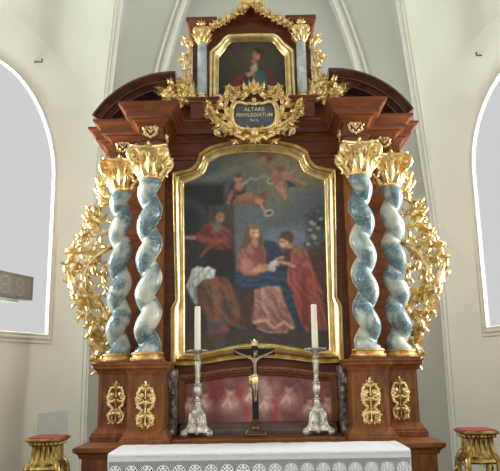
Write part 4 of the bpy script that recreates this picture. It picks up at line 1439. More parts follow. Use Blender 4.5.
# carved scrolls beside the upper storey
def top_scroll(sx, nm):
    r = thing('gilded_scroll', 'gilded acanthus scroll rising along the %s side of the upper storey' % nm, 'carving', (sx * 0.53, -0.05, CT), 'gilded scrolls beside the upper storey')
    Y = -0.06
    T = lambda pts: [(-x, z) for x, z in pp(pts, Y)]          # photo left side, turned to +x
    out = []

    def put(mb, name):
        (mb if sx > 0 else mb.mirrored()).build(name, M['gold'], r)
    put(MB().scroll(T([(196, 108), (193, 92), (189, 78), (188, 64), (190, 50), (189, 42)]), 0.022, 0.012, (0.030, 1.1, -1), y=Y, leaf=0.062, every=0.7, wl=0.62, phase=0), 'stem_scroll')
    put(MB().scroll(T([(190, 74), (186, 66), (184, 60)]), 0.013, 0.007, (0.022, 1.1, -1), y=Y - 0.01, leaf=0.05, every=0.7), 'side_scroll')
    put(MB().scroll(T([(191, 92), (187, 84), (184, 79)]), 0.013, 0.007, (0.022, 1.1, -1), y=Y - 0.01, leaf=0.05, every=0.7), 'side_scroll')
    # bushy leaf mass lying on the cornice
    mb = MB()
    mb.scroll(T([(192, 106), (184, 102), (175, 99), (167, 99)]), 0.03, 0.02, (0.022, 0.9, 1), y=Y - 0.04, leaf=0.08, every=0.4, wl=0.8, flat=1.3)
    put(mb, 'rolled_leaf')
    q_ = random.Random(7)
    for name, spots in (('leaf_spray', [(186, 88), (181, 86), (176, 86), (172, 89), (167, 92), (163, 97), (181, 92), (175, 94), (170, 97)]), ('leaf_spray', [(192, 98), (188, 94), (184, 98), (178, 101), (188, 103), (193, 105), (183, 106), (173, 104)])):
        mb = MB()
        for (px, py) in spots:
            x, z = P(px, py, Y)
            for k in range(3):
                L = q_.uniform(0.05, 0.085)
                mb.lf(-x + q_.uniform(-.012, .012), z + q_.uniform(-.01, .01), Y - 0.03 - q_.uniform(0, 0.045), q_.uniform(-60, 100), L, L * 0.75, q_.uniform(-1.2, 1.2), q_.uniform(0.25, 0.6))
        put(mb, name)
    for (px, py, R) in ((186, 57, 0.028), (185, 72, 0.026), (188, 86, 0.03), (192, 46, 0.026)):
        x, z = P(px, py, Y)
        put(MB().rosette(-x, z, Y - 0.03, R, 6), 'rosette')


top_scroll(-1, 'left')
top_scroll(1, 'right')


# ------------------------------------------------------------------ big carved wings
def wing(sx, nm):
    r = thing('carved_wing', 'tall openwork gilded acanthus wing on the %s flank of the altar' % nm, 'carving', (sx * 1.2, 0.1, 1.66), 'gilded openwork wings')
    Yf = lambda x, z: 0.16 - 0.42 * max(0.0, x - 1.08)

    def T(pts):
        out = []
        for a, b in pts:
            y = 0.1
            for _ in range(3):
                x, z = P(a, b, y)
                y = Yf(-x, z)
            x = 1.06 + (-x - 1.06) * 0.95
            out.append((x, z))
        return out

    def put(mb, name):
        (mb if sx > 0 else mb.mirrored()).build(name, M['gold'], r)

    def S(name, pts, r0, r1, end, leaf, every=0.8, wl=0.6, phase=0, sides=(1, -1)):
        put(MB().scroll(T(pts), r0, r1, end, leaf=leaf, every=every, wl=wl, phase=phase, sides=sides, yfn=Yf, flat=0.9), name)
    # main stems, outline given for the left wing (turning + = towards the altar side once mirrored to +x)
    S('main_scroll', [(112, 246), (104, 250), (92, 258), (82, 274), (84, 292), (94, 296)], 0.022, 0.012, (0.05, 1.2, 1), 0.085, 0.6)
    S('main_scroll', [(108, 366), (104, 350), (107, 330), (104, 312), (94, 300), (84, 296)], 0.024, 0.012, (0.045, 1.1, -1), 0.085, 0.6)
    S('upper_scroll', [(110, 232), (100, 232), (95, 222), (97, 209), (106, 203)], 0.020, 0.010, (0.030, 1.1, -1), 0.075, 0.62)
    S('upper_scroll', [(110, 205), (102, 200), (98, 190), (101, 179), (107, 176)], 0.018, 0.010, (0.028, 1.0, -1), 0.07, 0.62)
    S('side_scroll', [(100, 234), (92, 228), (88, 218), (88, 209)], 0.014, 0.008, (0.022, 1.1, 1), 0.06, 0.6)
    S('side_scroll', [(95, 256), (84, 252), (78, 244), (78, 238)], 0.015, 0.008, (0.024, 1.1, 1), 0.065, 0.6)
    S('side_scroll', [(84, 272), (75, 266), (68, 258), (68, 252)], 0.015, 0.008, (0.026, 1.1, 1), 0.07, 0.6)
    S('outer_scroll', [(92, 304), (80, 298), (72, 286), (69, 272), (73, 262)], 0.020, 0.010, (0.022, 1.0, -1), 0.085, 0.6)
    S('outer_scroll', [(100, 322), (90, 318), (82, 310), (78, 302)], 0.017, 0.009, (0.026, 1.0, 1), 0.08, 0.6)
    S('lower_scroll', [(104, 340), (96, 334), (88, 328), (86, 320)], 0.017, 0.009, (0.028, 1.1, 1), 0.08, 0.6)
    S('lower_scroll', [(107, 356), (98, 350), (92, 342)], 0.016, 0.009, (0.024, 1.1, 1), 0.07, 0.6)
    S('foot_scroll', [(110, 350), (104, 362), (97, 368)], 0.022, 0.012, (0.024, 1.0, -1), 0.06, 0.8)
    S('inner_scroll', [(110, 262), (104, 272), (103, 284), (108, 292)], 0.016, 0.009, (0.022, 1.0, 1), 0.065, 0.6)
    S('inner_scroll', [(111, 300), (110, 318), (106, 332)], 0.016, 0.009, (0.02, 1.0, -1), 0.065, 0.6)
    # large cupped leaves
    for (px, py, an, L, W, bend) in ((73, 294, 96, 0.20, 0.085, -0.5), (100, 296, 200, 0.16, 0.08, 0.6), (98, 318, 240, 0.16, 0.08, -0.8), (92, 250, 205, 0.15, 0.07, 0.7), (104, 345, 235, 0.14, 0.07, -0.8), (100, 224, 150, 0.13, 0.06, -0.7), (104, 196, 130, 0.11, 0.055, 0.7)):
        (x, z), = T([(px, py)])
        put(MB().lf(x, z, Yf(x, z) - 0.03, 180 - an, L, W, bend, 0.35, 4), 'cupped_leaf')
    # filler sprays, in three clumps
    rr = random.Random(11)
    for name, spots in (('leaf_spray', [(104, 186), (100, 196), (92, 212), (98, 216), (104, 222), (86, 222), (92, 236), (86, 230)]),
                        ('leaf_spray', [(100, 244), (86, 246), (78, 252), (94, 266), (100, 262), (72, 250), (66, 264), (78, 268), (90, 280), (98, 276)]),
                        ('leaf_spray', [(68, 282), (74, 300), (84, 304), (90, 308), (100, 304), (80, 316), (88, 326), (96, 326), (104, 322), (84, 288)]),
                        ('leaf_spray', [(90, 334), (96, 342), (102, 336), (100, 354), (106, 348), (94, 352), (98, 362), (106, 362)])):
        mb = MB()
        for (px, py) in spots:
            (x, z), = T([(px, py)])
            for k in range(5):
                L = rr.uniform(0.035, 0.075)
                mb.lf(x + rr.uniform(-.025, .025), z + rr.uniform(-.015, .015), Yf(x, z) - rr.uniform(0.0, 0.03), rr.uniform(-60, 120) if k < 2 else rr.uniform(0, 360), L, L * 0.6, rr.uniform(-1.4, 1.4), rr.uniform(0.2, 0.6))
        put(mb, name)
    for (px, py, R) in ((78, 238, 0.038), (68, 252, 0.038), (88, 209, 0.032), (86, 318, 0.034), (103, 176, 0.03), (96, 330, 0.03), (98, 366, 0.03)):
        (x, z), = T([(px, py)])
        put(MB().rosette(x, z, Yf(x, z) - 0.03, R, 7), 'rosette')


wing(-1, 'left')
wing(1, 'right')

# ------------------------------------------------------------------ cartouche
ca = thing('gilded_cartouche', 'gilded acanthus cartouche with dark lettered plaque over the main frame', 'cartouche', (0, -0.2, 3.4))
CY = -0.215
cz = 3.408
po = [(0.0, 0.075), (0.03, 0.083), (0.055, 0.080), (0.09, 0.092), (0.125, 0.088), (0.146, 0.055), (0.150, 0.0), (0.142, -0.045), (0.118, -0.078), (0.075, -0.096), (0.0, -0.104)]
ph_ = catmull(po, 5)
ring = ph_ + [(-x, z) for x, z in reversed(ph_[1:-1])]
cx0 = 0.012
body = MB()
rings = []
n_ = len(ring)
for k, y in ((1.0, CY + 0.03), (1.0, CY - 0.002), (0.9, CY - 0.008), (0.6, CY - 0.014), (0.25, CY - 0.017)):
    rings.append([(cx0 + x * k, y, cz + z * k) for x, z in reversed(ring)])
body.loft(rings, True, True)
pq = body.build('plaque', M['slate'], ca)
fr = MB().tube([(cx0 + x * 1.06, CY - 0.012, cz + z * 1.08) for x, z in ring + ring[:1]], 0.014, 10)
fr.tube([(cx0 + x * 1.17, CY - 0.006, cz + z * 1.22) for x, z in ring + ring[:1]], 0.008, 8)
fr.build('plaque_frame', M['gold'], ca)
for txt, z, size, wmax in (('ALTARE', 0.028, 0.042, 0.150), ('PRIVILEGIATUM', -0.014, 0.040, 0.262), ('Pro N.', -0.052, 0.028, 0.060)):
    cu = bpy.data.curves.new('lettering', 'FONT')
    cu.body = txt
    cu.align_x = 'CENTER'
    cu.size = size
    cu.extrude = 0.001
    cu.offset = 0.0004
    tmp = bpy.data.objects.new('lettering_tmp', cu)
    COL.objects.link(tmp)
    bpy.context.view_layer.update()
    me = bpy.data.meshes.new_from_object(tmp.evaluated_get(bpy.context.evaluated_depsgraph_get()))
    COL.objects.unlink(tmp)
    bpy.data.objects.remove(tmp)
    w = max(v.co.x for v in me.vertices) - min(v.co.x for v in me.vertices)
    k = wmax / w
    mb = MB()
    for v in me.vertices:
        mb.v.append((cx0 + v.co.x * k, CY - 0.0215 + 0.006 * (v.co.x * k / 0.15) ** 2 - v.co.z, cz + z + v.co.y))
    mb.f = [tuple(p.vertices) for p in me.polygons]
    mb.build('lettering', M['letter'], pq, smooth=False)


def cart_put(mb, name):
    m = mb.moved(cx0, 0, cz)
    m.build(name, M['gold'], ca)
    mb.mirrored().moved(cx0, 0, cz).build(name, M['gold'], ca)


CC = lambda *p: [(a, b) for a, b in p]
cs = dict(y=CY)
cart_put(MB().scroll(CC((0.02, 0.20), (0.07, 0.16), (0.13, 0.15), (0.18, 0.17)), 0.018, 0.009, (0.030, 1.1, 1), y=CY, leaf=0.07, every=0.6), 'crest_scroll')
cart_put(MB().scroll(CC((0.16, -0.05), (0.20, 0.02), (0.21, 0.09), (0.19, 0.14)), 0.018, 0.009, (0.028, 1.1, 1), y=CY, leaf=0.065, every=0.6), 'side_scroll')
cart_put(MB().scroll(CC((0.14, -0.09), (0.20, -0.06), (0.26, -0.02), (0.30, 0.04)), 0.018, 0.009, (0.030, 1.1, -1), y=CY + 0.01, leaf=0.075, every=0.6), 'outer_scroll')
cart_put(MB().scroll(CC((0.10, -0.13), (0.17, -0.12), (0.22, -0.09), (0.27, -0.10)), 0.016, 0.008, (0.024, 1.1, -1), y=CY, leaf=0.065, every=0.6), 'lower_scroll')
cart_put(MB().scroll(CC((0.02, -0.15), (0.08, -0.17), (0.13, -0.15)), 0.018, 0.009, (0.026, 1.1, 1), y=CY - 0.01, leaf=0.06, every=0.6), 'foot_scroll')
cart_put(MB().scroll(CC((0.24, -0.03), (0.30, -0.02), (0.345, 0.02)), 0.012, 0.007, (0.018, 1.0, 1), y=CY + 0.02, leaf=0.06, every=0.6), 'tip_scroll')
sp_ = MB()
rr = random.Random(21)
for (x, z) in ((0.06, 0.19), (0.10, 0.19), (0.14, 0.19), (0.18, 0.15), (0.23, 0.12), (0.24, 0.06), (0.28, 0.0), (0.31, 0.07), (0.25, -0.06), (0.20, -0.13), (0.13, -0.18), (0.17, 0.20), (0.33, 0.04), (0.07, 0.14), (0.06, -0.16)):
    for k in range(3):
        L = rr.uniform(0.045, 0.075)
        out_ = math.degrees(math.atan2(z, x))
        sp_.lf(x, z, CY - rr.uniform(0, 0.03), out_ + rr.uniform(-80, 80), L, L * 0.6, rr.uniform(-1.2, 1.2), rr.uniform(0.2, 0.5))
cart_put(sp_, 'leaf_spray')
for (x, z, R) in ((0.115, 0.165, 0.03), (0.20, 0.15, 0.028), (0.215, -0.02, 0.028), (0.31, 0.05, 0.026), (0.17, -0.125, 0.026)):
    cart_put(MB().rosette(x, z, CY - 0.03, R, 6), 'rosette')
cr = MB()
for q in range(7):
    a = (q - 3) * 26
    cr.lf(cx0, cz + 0.18, CY - 0.01, 90 + a, 0.12 - 0.012 * abs(q - 3), 0.045, -rad(a) * 0.4, 0.2)
cr.rosette(cx0, cz + 0.175, CY - 0.03, 0.034, 7)
cr.rosette(cx0, cz + 0.115, CY - 0.02, 0.026, 6)
cr.build('palmette', M['gold'], ca)
ms = MB()
for q in range(7):
    a = (q - 3) * 28
    ms.lf(cx0, cz - 0.155, CY - 0.02, -90 + a, 0.10 - 0.012 * abs(q - 3), 0.04, rad(a) * 0.4, 0.25)
ms.ball((cx0, CY - 0.035, cz - 0.14), 0.034, 12, 8, (1, 0.7, 1.15))
for sx in (-1, 1):
    ms.lf(cx0 + sx * 0.02, cz - 0.13, CY - 0.03, 90 - sx * 55, 0.07, 0.035, sx * 0.8, 0.2)
ms.build('mask_ornament', M['gold'], ca)

# ------------------------------------------------------------------ crucifix
cxX, cxY, cxZ = -0.017, -0.24, 1.1785
cf = thing('crucifix', 'black altar crucifix with pale bronze figure on a stepped dark base', 'crucifix', (cxX, cxY, cxZ))
bs = MB()
bsp = [(0.072, 0.0), (0.072, 0.014), (0.062, 0.018), (0.058, 0.030), (0.050, 0.036), (0.044, 0.060), (0.036, 0.076), (0.040, 0.080), (0.040, 0.088), (0.028, 0.092), (0.020, 0.104)]
bs.loft([[(cxX + sx * r, cxY + sy * r * 0.8, cxZ + z) for sx, sy in ((-1, -1), (1, -1), (1, 1), (-1, 1))] for r, z in bsp], True, True)
bo = bs.build('base', M['wood_dark'], cf, smooth=False)
go = MB()
go.lf(cxX, cxZ + 0.038, cxY - 0.042, 90, 0.04, 0.04, 0, 0.0)
for sx in (-1, 1):
    go.lf(cxX + sx * 0.012, cxZ + 0.04, cxY - 0.042, 90 - sx * 40, 0.035, 0.02, sx * 0.5, 0.0)
    go.tube([(cxX + sx * 0.066, cxY - 0.05, cxZ + 0.018), (cxX + sx * 0.052, cxY - 0.044, cxZ + 0.036)], 0.006, 6)
go.tube([(cxX - 0.07, cxY - 0.059, cxZ + 0.011), (cxX + 0.07, cxY - 0.059, cxZ + 0.011)], 0.004, 6)
go.build('gilded_mount', M['gold_old'], bo)
cross = MB().box(cxX - 0.021, cxX + 0.021, cxY - 0.011, cxY + 0.011, cxZ + 0.09, cxZ + 0.60, 0.003)
ZA = cxZ + 0.540
cross.box(cxX - 0.137, cxX + 0.137, cxY - 0.0112, cxY + 0.0108, ZA - 0.023, ZA + 0.021, 0.003)
co = cross.build('cross', M['black_wood'], cf, smooth=False)
tl = MB()
for dx, dz in ((-0.137, 0), (0.137, 0)):
    tl.ball((cxX + dx, cxY, ZA + dz), 0.006, 8, 6)
ip = MB().box(cxX - 0.02, cxX + 0.02, cxY - 0.018, cxY - 0.011, cxZ + 0.578, cxZ + 0.605, 0.002)
ip.lf(cxX, cxZ + 0.60, cxY - 0.012, 90, 0.03, 0.03, 0, 0.05)
ip.lf(cxX - 0.012, cxZ + 0.602, cxY - 0.012, 130, 0.02, 0.015, 0, 0.05)
ip.lf(cxX + 0.012, cxZ + 0.602, cxY - 0.012, 50, 0.02, 0.015, 0, 0.05)
ip.build('title_plate', M['gold'], co)


def skin(name, verts, edges, mat, parent, root_i=0, sub=2):
    bm = bmesh.new()
    lay = bm.verts.layers.skin.verify()
    bv = [bm.verts.new(v[:3]) for v in verts]
    for a, b in edges:
        bm.edges.new((bv[a], bv[b]))
    for i, v in enumerate(verts):
        bv[i][lay].radius = (v[3], v[4] if len(v) > 4 else v[3])
        bv[i][lay].use_root = (i == root_i)
    me = bpy.data.meshes.new(name)
    bm.to_mesh(me)
    bm.free()
    me.materials.append(mat)
    o = bpy.data.objects.new(name, me)
    COL.objects.link(o)
    o.parent = parent
    sk = o.modifiers.new('skin', 'SKIN')
    sk.use_smooth_shade = True
    sb = o.modifiers.new('sub', 'SUBSURF')
    sb.levels = sb.render_levels = sub
    return o


# figure on the cross: local to the crucifix base, about 0.30 m tall
q = -0.030
zc = ZA - cxZ
body = [(0.0, q, zc - 0.165, 0.017, 0.013), (0.002, q, zc - 0.135, 0.015, 0.011), (0.001, q - 0.002, zc - 0.095, 0.020, 0.013), (0.0, q, zc - 0.056, 0.024, 0.013),
        (0.0, q, zc - 0.040, 0.009), (0.004, q - 0.007, zc - 0.031, 0.008), (0.007, q - 0.010, zc - 0.014, 0.0125, 0.013), (0.008, q - 0.010, zc + 0.001, 0.009),
        (-0.028, q, zc - 0.042, 0.0115), (-0.070, q + 0.004, zc - 0.024, 0.0085), (-0.112, q + 0.010, zc - 0.006, 0.0062), (-0.124, q + 0.011, zc + 0.003, 0.0055, 0.003),
        (0.028, q, zc - 0.042, 0.0115), (0.070, q + 0.004, zc - 0.024, 0.0085), (0.112, q + 0.010, zc - 0.006, 0.0062), (0.124, q + 0.011, zc + 0.003, 0.0055, 0.003),
        (-0.011, q - 0.004, zc - 0.195, 0.0125), (-0.008, q - 0.014, zc - 0.245, 0.0088), (-0.003, q - 0.002, zc - 0.300, 0.0062), (-0.002, q - 0.008, zc - 0.325, 0.0052),
        (0.012, q - 0.004, zc - 0.195, 0.0125), (0.010, q - 0.016, zc - 0.243, 0.0088), (0.006, q - 0.006, zc - 0.295, 0.0062), (0.004, q - 0.014, zc - 0.320, 0.0052)]
edges = [(0, 1), (1, 2), (2, 3), (3, 4), (4, 5), (5, 6), (6, 7), (3, 8), (8, 9), (9, 10), (10, 11), (3, 12), (12, 13), (13, 14), (14, 15), (0, 16), (16, 17), (17, 18), (18, 19), (0, 20), (20, 21), (21, 22), (22, 23)]
fg = skin('figure', body, edges, M['bronze'], cf)
hb = MB()
hx, hz = cxX + 0.008, ZA - 0.008
hy = cxY + q - 0.010
hb.ball((hx, hy + 0.004, hz + 0.005), 0.0145, 10, 8, (1, 0.95, 1.05))
hb.tube([(hx - 0.012, hy + 0.004, hz), (hx - 0.014, hy + 0.005, hz - 0.02), (hx - 0.012, hy + 0.004, hz - 0.032)], [0.005, 0.005, 0.002], 6)
hb.tube([(hx + 0.012, hy + 0.004, hz), (hx + 0.013, hy + 0.005, hz - 0.022)], [0.005, 0.002], 6)
hb.ball((hx - 0.001, hy - 0.009, hz - 0.017), 0.006, 8, 6)
hb.build('hair_and_beard', M['bronze_dark'], cf)
nf = MB().tube([(hx - 0.0005, hy - 0.0125, hz + 0.002), (hx - 0.0005, hy - 0.0158, hz - 0.005), (hx - 0.0005, hy - 0.013, hz - 0.007)], [0.0012, 0.002, 0.0014], 6)
for dx in (-0.0045, 0.0045):
    nf.ball((hx + dx, hy - 0.0115, hz - 0.0005), 0.0018, 6, 5)
nf.build('face_detail', M['bronze'], cf)
for sx in (-1, 1):
    hd = MB()
    bx, bz = cxX + sx * 0.124, ZA + 0.003
    for k in range(4):
        a = rad(40 - 22 * k)
        L = (0.012, 0.014, 0.013, 0.010)[k]
        hd.tube([(bx, cxY + q + 0.011, bz), (bx + sx * L * 0.6 * math.cos(a), cxY + q + 0.009, bz + L * 0.6 * math.sin(a)), (bx + sx * L * math.cos(a), cxY + q + 0.004, bz + L * math.sin(a))], [0.002, 0.0017, 0.0012], 6)
    hd.tube([(bx - sx * 0.003, cxY + q + 0.010, bz + 0.003), (bx + sx * 0.0, cxY + q + 0.005, bz + 0.010)], [0.002, 0.0013], 6)
    hd.build('fingers', M['bronze'], cf)
lo = MB()
lz = ZA - 0.165
lo.lathe([(0.021, lz - 0.045), (0.0225, lz - 0.04), (0.0215, lz - 0.01), (0.0185, lz + 0.015), (0.0165, lz + 0.018)], cxX, cxY + q - 0.001, 20, lambda a, r, z: 1 + 0.06 * math.sin(7 * a))
lo.lf(cxX - 0.02, lz + 0.01, cxY + q - 0.01, 250, 0.075, 0.022, 0.4, 0.05)
lo.tube([(cxX - 0.02, cxY + q - 0.008, lz + 0.008), (cxX - 0.036, cxY + q - 0.004, lz + 0.002), (cxX - 0.040, cxY + q, lz - 0.02)], [0.006, 0.006, 0.002], 6)
lo.tube([(cxX - 0.02, cxY + q - 0.018, lz), (cxX + 0.0, cxY + q - 0.024, lz + 0.006), (cxX + 0.02, cxY + q - 0.016, lz + 0.01)], 0.004, 6)
lo.build('loincloth', M['gold'], cf)


# ------------------------------------------------------------------ candlesticks and candles
def candlestick(cx, cy, nm, first):
    z0 = 1.1785
    r = thing('candlestick', 'tall silvered three-footed candlestick on the ledge, %s of the crucifix' % nm, 'candlestick', (cx, cy, z0), 'silvered altar candlesticks')
    tri = lambda p: (lambda a, rr_, z: 1 + p * math.cos(3 * (a - PI / 6 - PI)))

    def ring(R, z, p, n=36):
        return [(cx + R * (1 + p * math.cos(3 * (2 * PI * j / n + PI / 2 + PI))) * math.cos(2 * PI * j / n), cy + R * (1 + p * math.cos(3 * (2 * PI * j / n + PI / 2 + PI))) * math.sin(2 * PI * j / n), z0 + z) for j in range(n)]
    MB().loft([ring(R, z, p) for R, z, p in ((0.050, 0.024, 0.30), (0.066, 0.030, 0.30), (0.068, 0.044, 0.28), (0.058, 0.062, 0.24), (0.050, 0.090, 0.2), (0.047, 0.120, 0.16), (0.046, 0.145, 0.12), (0.050, 0.156, 0.10), (0.048, 0.168, 0.08), (0.034, 0.184, 0.05), (0.024, 0.200, 0.03), (0.020, 0.216, 0.0), (0.017, 0.225, 0.0))], True, True).build('foot', M['silver'], r)
    ft = MB()
    for k in range(3):
        a = PI / 2 + 2 * PI * k / 3
        a += 0
        dx, dy = math.cos(a), math.sin(a)
        d = Vector((dx, dy, 0))
        pts, rr_ = [], []
        pp_ = [(0.048, 0.150), (0.056, 0.120), (0.058, 0.090), (0.066, 0.066), (0.080, 0.050), (0.092, 0.043)]
        for u, z in catmull(pp_, 4):
            pts.append((cx + dx * u, cy + dy * u, z0 + z))
        for i in range(16):
            an = PI / 2 - 2 * PI * 1.1 * i / 15
            rad_ = 0.018 * (1 - 0.6 * i / 15)
            u, z = 0.094 + rad_ * math.cos(an), 0.024 + rad_ * math.sin(an)
            pts.append((cx + dx * u, cy + dy * u, z0 + z))
        ft.tube(pts, [0.011] * 6 + [0.0105] * (len(pts) - 6), 8)
        ft.ball((cx + dx * 0.094, cy + dy * 0.094, z0 + 0.024), 0.0235, 12, 8)
    ft.build('scroll_feet', M['silver'], r)
    cv = MB()
    for k in range(3):
        a = -PI / 2 + 2 * PI * k / 3
        d = Vector((math.cos(a), math.sin(a), 0))
        s2 = Vector((-d.y, d.x, 0))
        o = Vector((cx, cy, z0 + 0.06)) + d * 0.043
        cv.leaf(tuple(o), (0, 0, 1), tuple(s2), tuple(d), 0.085, 0.05, 0, 0.0)
        cv.leaf(tuple(o + Vector((0, 0, -0.012))), (0, 0, -1), tuple(s2), tuple(d), 0.04, 0.05, 0, 0.25)
        for sg in (-1, 1):
            cv.leaf(tuple(o + s2 * sg * 0.01), tuple(Vector((0, 0, 0.6)) + s2 * sg), tuple(Vector((0, 0, 1)) - s2 * sg * 0.6), tuple(d), 0.05, 0.026, 0.9, 0.05)
        cv.ball(tuple(o + Vector((0, 0, 0.055)) + d * 0.002), 0.011, 8, 6, (1, 1, 1.3))
    cv.build('foot_carving', M['silver'], r)
    MB().lathe([(0.017, z0 + 0.222), (0.024, z0 + 0.228), (0.024, z0 + 0.234), (0.013, z0 + 0.242), (0.012, z0 + 0.252), (0.020, z0 + 0.262), (0.026, z0 + 0.285), (0.027, z0 + 0.310), (0.022, z0 + 0.322), (0.026, z0 + 0.328), (0.026, z0 + 0.335), (0.016, z0 + 0.342), (0.0155, z0 + 0.36), (0.018, z0 + 0.42), (0.021, z0 + 0.465), (0.021, z0 + 0.475), (0.014, z0 + 0.485), (0.022, z0 + 0.495), (0.022, z0 + 0.503), (0.013, z0 + 0.512), (0.014, z0 + 0.525), (0.024, z0 + 0.535)], cx, cy, 24, lambda a, rr_, z: 1 + 0.07 * math.cos(8 * a)).build('stem', M['silver'], r)
    dp = MB().lathe([(0.018, z0 + 0.533), (0.034, z0 + 0.538), (0.048, z0 + 0.548), (0.056, z0 + 0.558), (0.054, z0 + 0.561), (0.044, z0 + 0.554), (0.022, z0 + 0.549)], cx, cy, 32, lambda a, rr_, z: 1 + 0.06 * math.cos(8 * a))
    for k in range(8):
        a = 2 * PI * k / 8
        d = Vector((math.cos(a), math.sin(a), 0))
        dp.leaf((cx + d.x * 0.045, cy + d.y * 0.045, z0 + 0.553), tuple(d + Vector((0, 0, -0.25))), (-d.y, d.x, 0), (d.x * .3, d.y * .3, 1), 0.026, 0.024, 0, 0.3, 2)
    dp.build('drip_pan', M['silver'], r)
    c = thing('altar_candle', 'plain ivory candle standing in the candlestick %s of the crucifix' % nm, 'candle', (cx, cy, z0 + 0.55), 'altar candles')
    MB().lathe([(0.0205, z0 + 0.5495), (0.021, z0 + 0.555), (0.0205, z0 + 0.70), (0.0195, z0 + 0.845), (0.017, z0 + 0.850), (0.010, z0 + 0.848)], cx, cy, 24).build('wax', M['wax'], c)
    MB().tube([(cx, cy, z0 + 0.846), (cx + 0.001, cy, z0 + 0.858), (cx + 0.004, cy, z0 + 0.866)], 0.0018, 6).build('wick', M['black_wood'], c)


candlestick(-0.398, -0.25, 'left', True)
candlestick(0.389, -0.25, 'right', False)


# ------------------------------------------------------------------ gilded stands
SK = 0.82


def stand(cx, cy, nm, zt):
    r = thing('gilded_stand', 'carved gilded pedestal stand with red cloth top, on the %s of the altar' % nm, 'stand', (cx, cy, 0), 'carved gilded stands')

    def sq(h, z, bow=0.0, n=8):
        out = []
        cs = [(-1, -1), (1, -1), (1, 1), (-1, 1)]
        for k in range(4):
            a, b = Vector(cs[k]), Vector(cs[(k + 1) % 4])
            nrm = Vector(((a + b).x, (a + b).y)).normalized()
            for i in range(n):
                s_ = i / n
                p = a.lerp(b, s_) * h + nrm * bow * math.sin(PI * s_)
                out.append((cx + p.x * SK, cy + p.y * SK, z))
        return out
    MB().loft([sq(0.090, zt - 0.040, 0.006), sq(0.098, zt - 0.034, 0.008), (sq(0.104, zt - 0.024, 0.009)), sq(0.118, zt - 0.016, 0.010), sq(0.124, zt - 0.012, 0.01), sq(0.124, zt - 0.003, 0.01), sq(0.118, zt, 0.01), sq(0.05, zt, 0.0)], True, True).build('top_rim', M['gold_old'], r, sharp=35)
    MB().loft([sq(0.108, zt - 0.001, 0.008), sq(0.109, zt + 0.003, 0.008), sq(0.105, zt + 0.0055, 0.006), sq(0.05, zt + 0.0065, 0.0)], True, True).build('cloth_top', M['red_cloth'], r)
    MB().loft([sq(0.088, zt - 0.038, 0.0), sq(0.078, zt - 0.055, -0.004), sq(0.074, zt - 0.080, -0.004), sq(0.080, zt - 0.110, 0.0), sq(0.096, zt - 0.14, 0.004), sq(0.108, zt - 0.158, 0.008), sq(0.112, zt - 0.170, 0.008), sq(0.100, zt - 0.182, 0.004)], True, True).build('waist', M['gold_old'], r, sharp=50)
    ap = MB()
    for k in range(4):
        a = -PI / 2 + PI / 2 * k
        d = Vector((math.cos(a), math.sin(a), 0))
        s2 = Vector((-d.y, d.x, 0))
        o = Vector((cx, cy, zt - 0.15)) + d * 0.104 * SK
        for q in range(7):
            b_ = rad(-90 + (q - 3) * 30)
            u = s2 * math.cos(b_) + Vector((0, 0, 1)) * math.sin(b_)
            v = -s2 * math.sin(b_) + Vector((0, 0, 1)) * math.cos(b_)
            ap.leaf(tuple(o), tuple(u), tuple(v), tuple(d), 0.048, 0.022, 0, 0.12)
        for sg in (-1, 1):
            ap.leaf(tuple(o + s2 * sg * 0.015), tuple(s2 * sg + Vector((0, 0, 0.35))), tuple(Vector((0, 0, 1))), tuple(d), 0.05, 0.03, -0.6, 0.12)
            ap.leaf(tuple(o + s2 * sg * 0.02 + Vector((0, 0, 0.0))), tuple(s2 * sg + Vector((0, 0, -0.5))), tuple(Vector((0, 0, 1))), tuple(d), 0.04, 0.024, 0.8, 0.12)
        for q in range(7):
            ap.ball(tuple(Vector((cx, cy, zt - 0.032)) + d * 0.104 * SK + s2 * (q - 3) * 0.028 * SK), 0.009, 8, 5)
        for q in range(5):
            p0 = Vector((cx, cy, zt - 0.046)) + d * 0.086 * SK + s2 * (q - 2) * 0.032 * SK
            p1 = Vector((cx, cy, zt - 0.125)) + d * 0.090 * SK + s2 * (q - 2) * 0.036 * SK
            ap.tube([tuple(p0), tuple((p0 + p1) / 2 - d * 0.003), tuple(p1)], 0.006, 6)
    ap.build('apron_carving', M['gold_old'], r)
    for sx, sy in ((-1, -1), (1, -1), (1, 1), (-1, 1)):
        d = Vector((sx, sy, 0)).normalized()
        pts = [Vector((cx, cy, z)) + d * u * SK for u, z in catmull([(0.112, zt - 0.045), (0.104, zt - 0.09), (0.120, zt - 0.13), (0.150, zt - 0.165), (0.154, zt - 0.215), (0.142, zt - 0.30), (0.125, zt - 0.42), (0.115, zt - 0.6), (0.118, 0.4), (0.135, 0.22), (0.165, 0.10), (0.185, 0.05)], 4)]
        lg = MB().tube([tuple(p) for p in pts], [0.009 + 0.009 * smooth01((i - 2) / 8) for i in range(len(pts))], 10)
        lg.ball(tuple(pts[-1] + Vector((0, 0, -0.015))), 0.034, 10, 8)
        lg.leaf(tuple(pts[14] + d * 0.01), tuple(pts[20] - pts[14]), (-d.y, d.x, 0), tuple(d), 0.13, 0.06, 0, 0.05)
        lg.build('leg', M['gold_old'], r)
    MB().loft([sq(0.15, 0.16, 0.0), sq(0.155, 0.165, 0.0), sq(0.155, 0.185, 0.0), sq(0.15, 0.19, 0.0)], True, True).build('stretcher_shelf', M['gold_old'], r)


stand(-1.232, -0.70, 'left', 1.237)
stand(1.268, -0.70, 'right', 1.241)

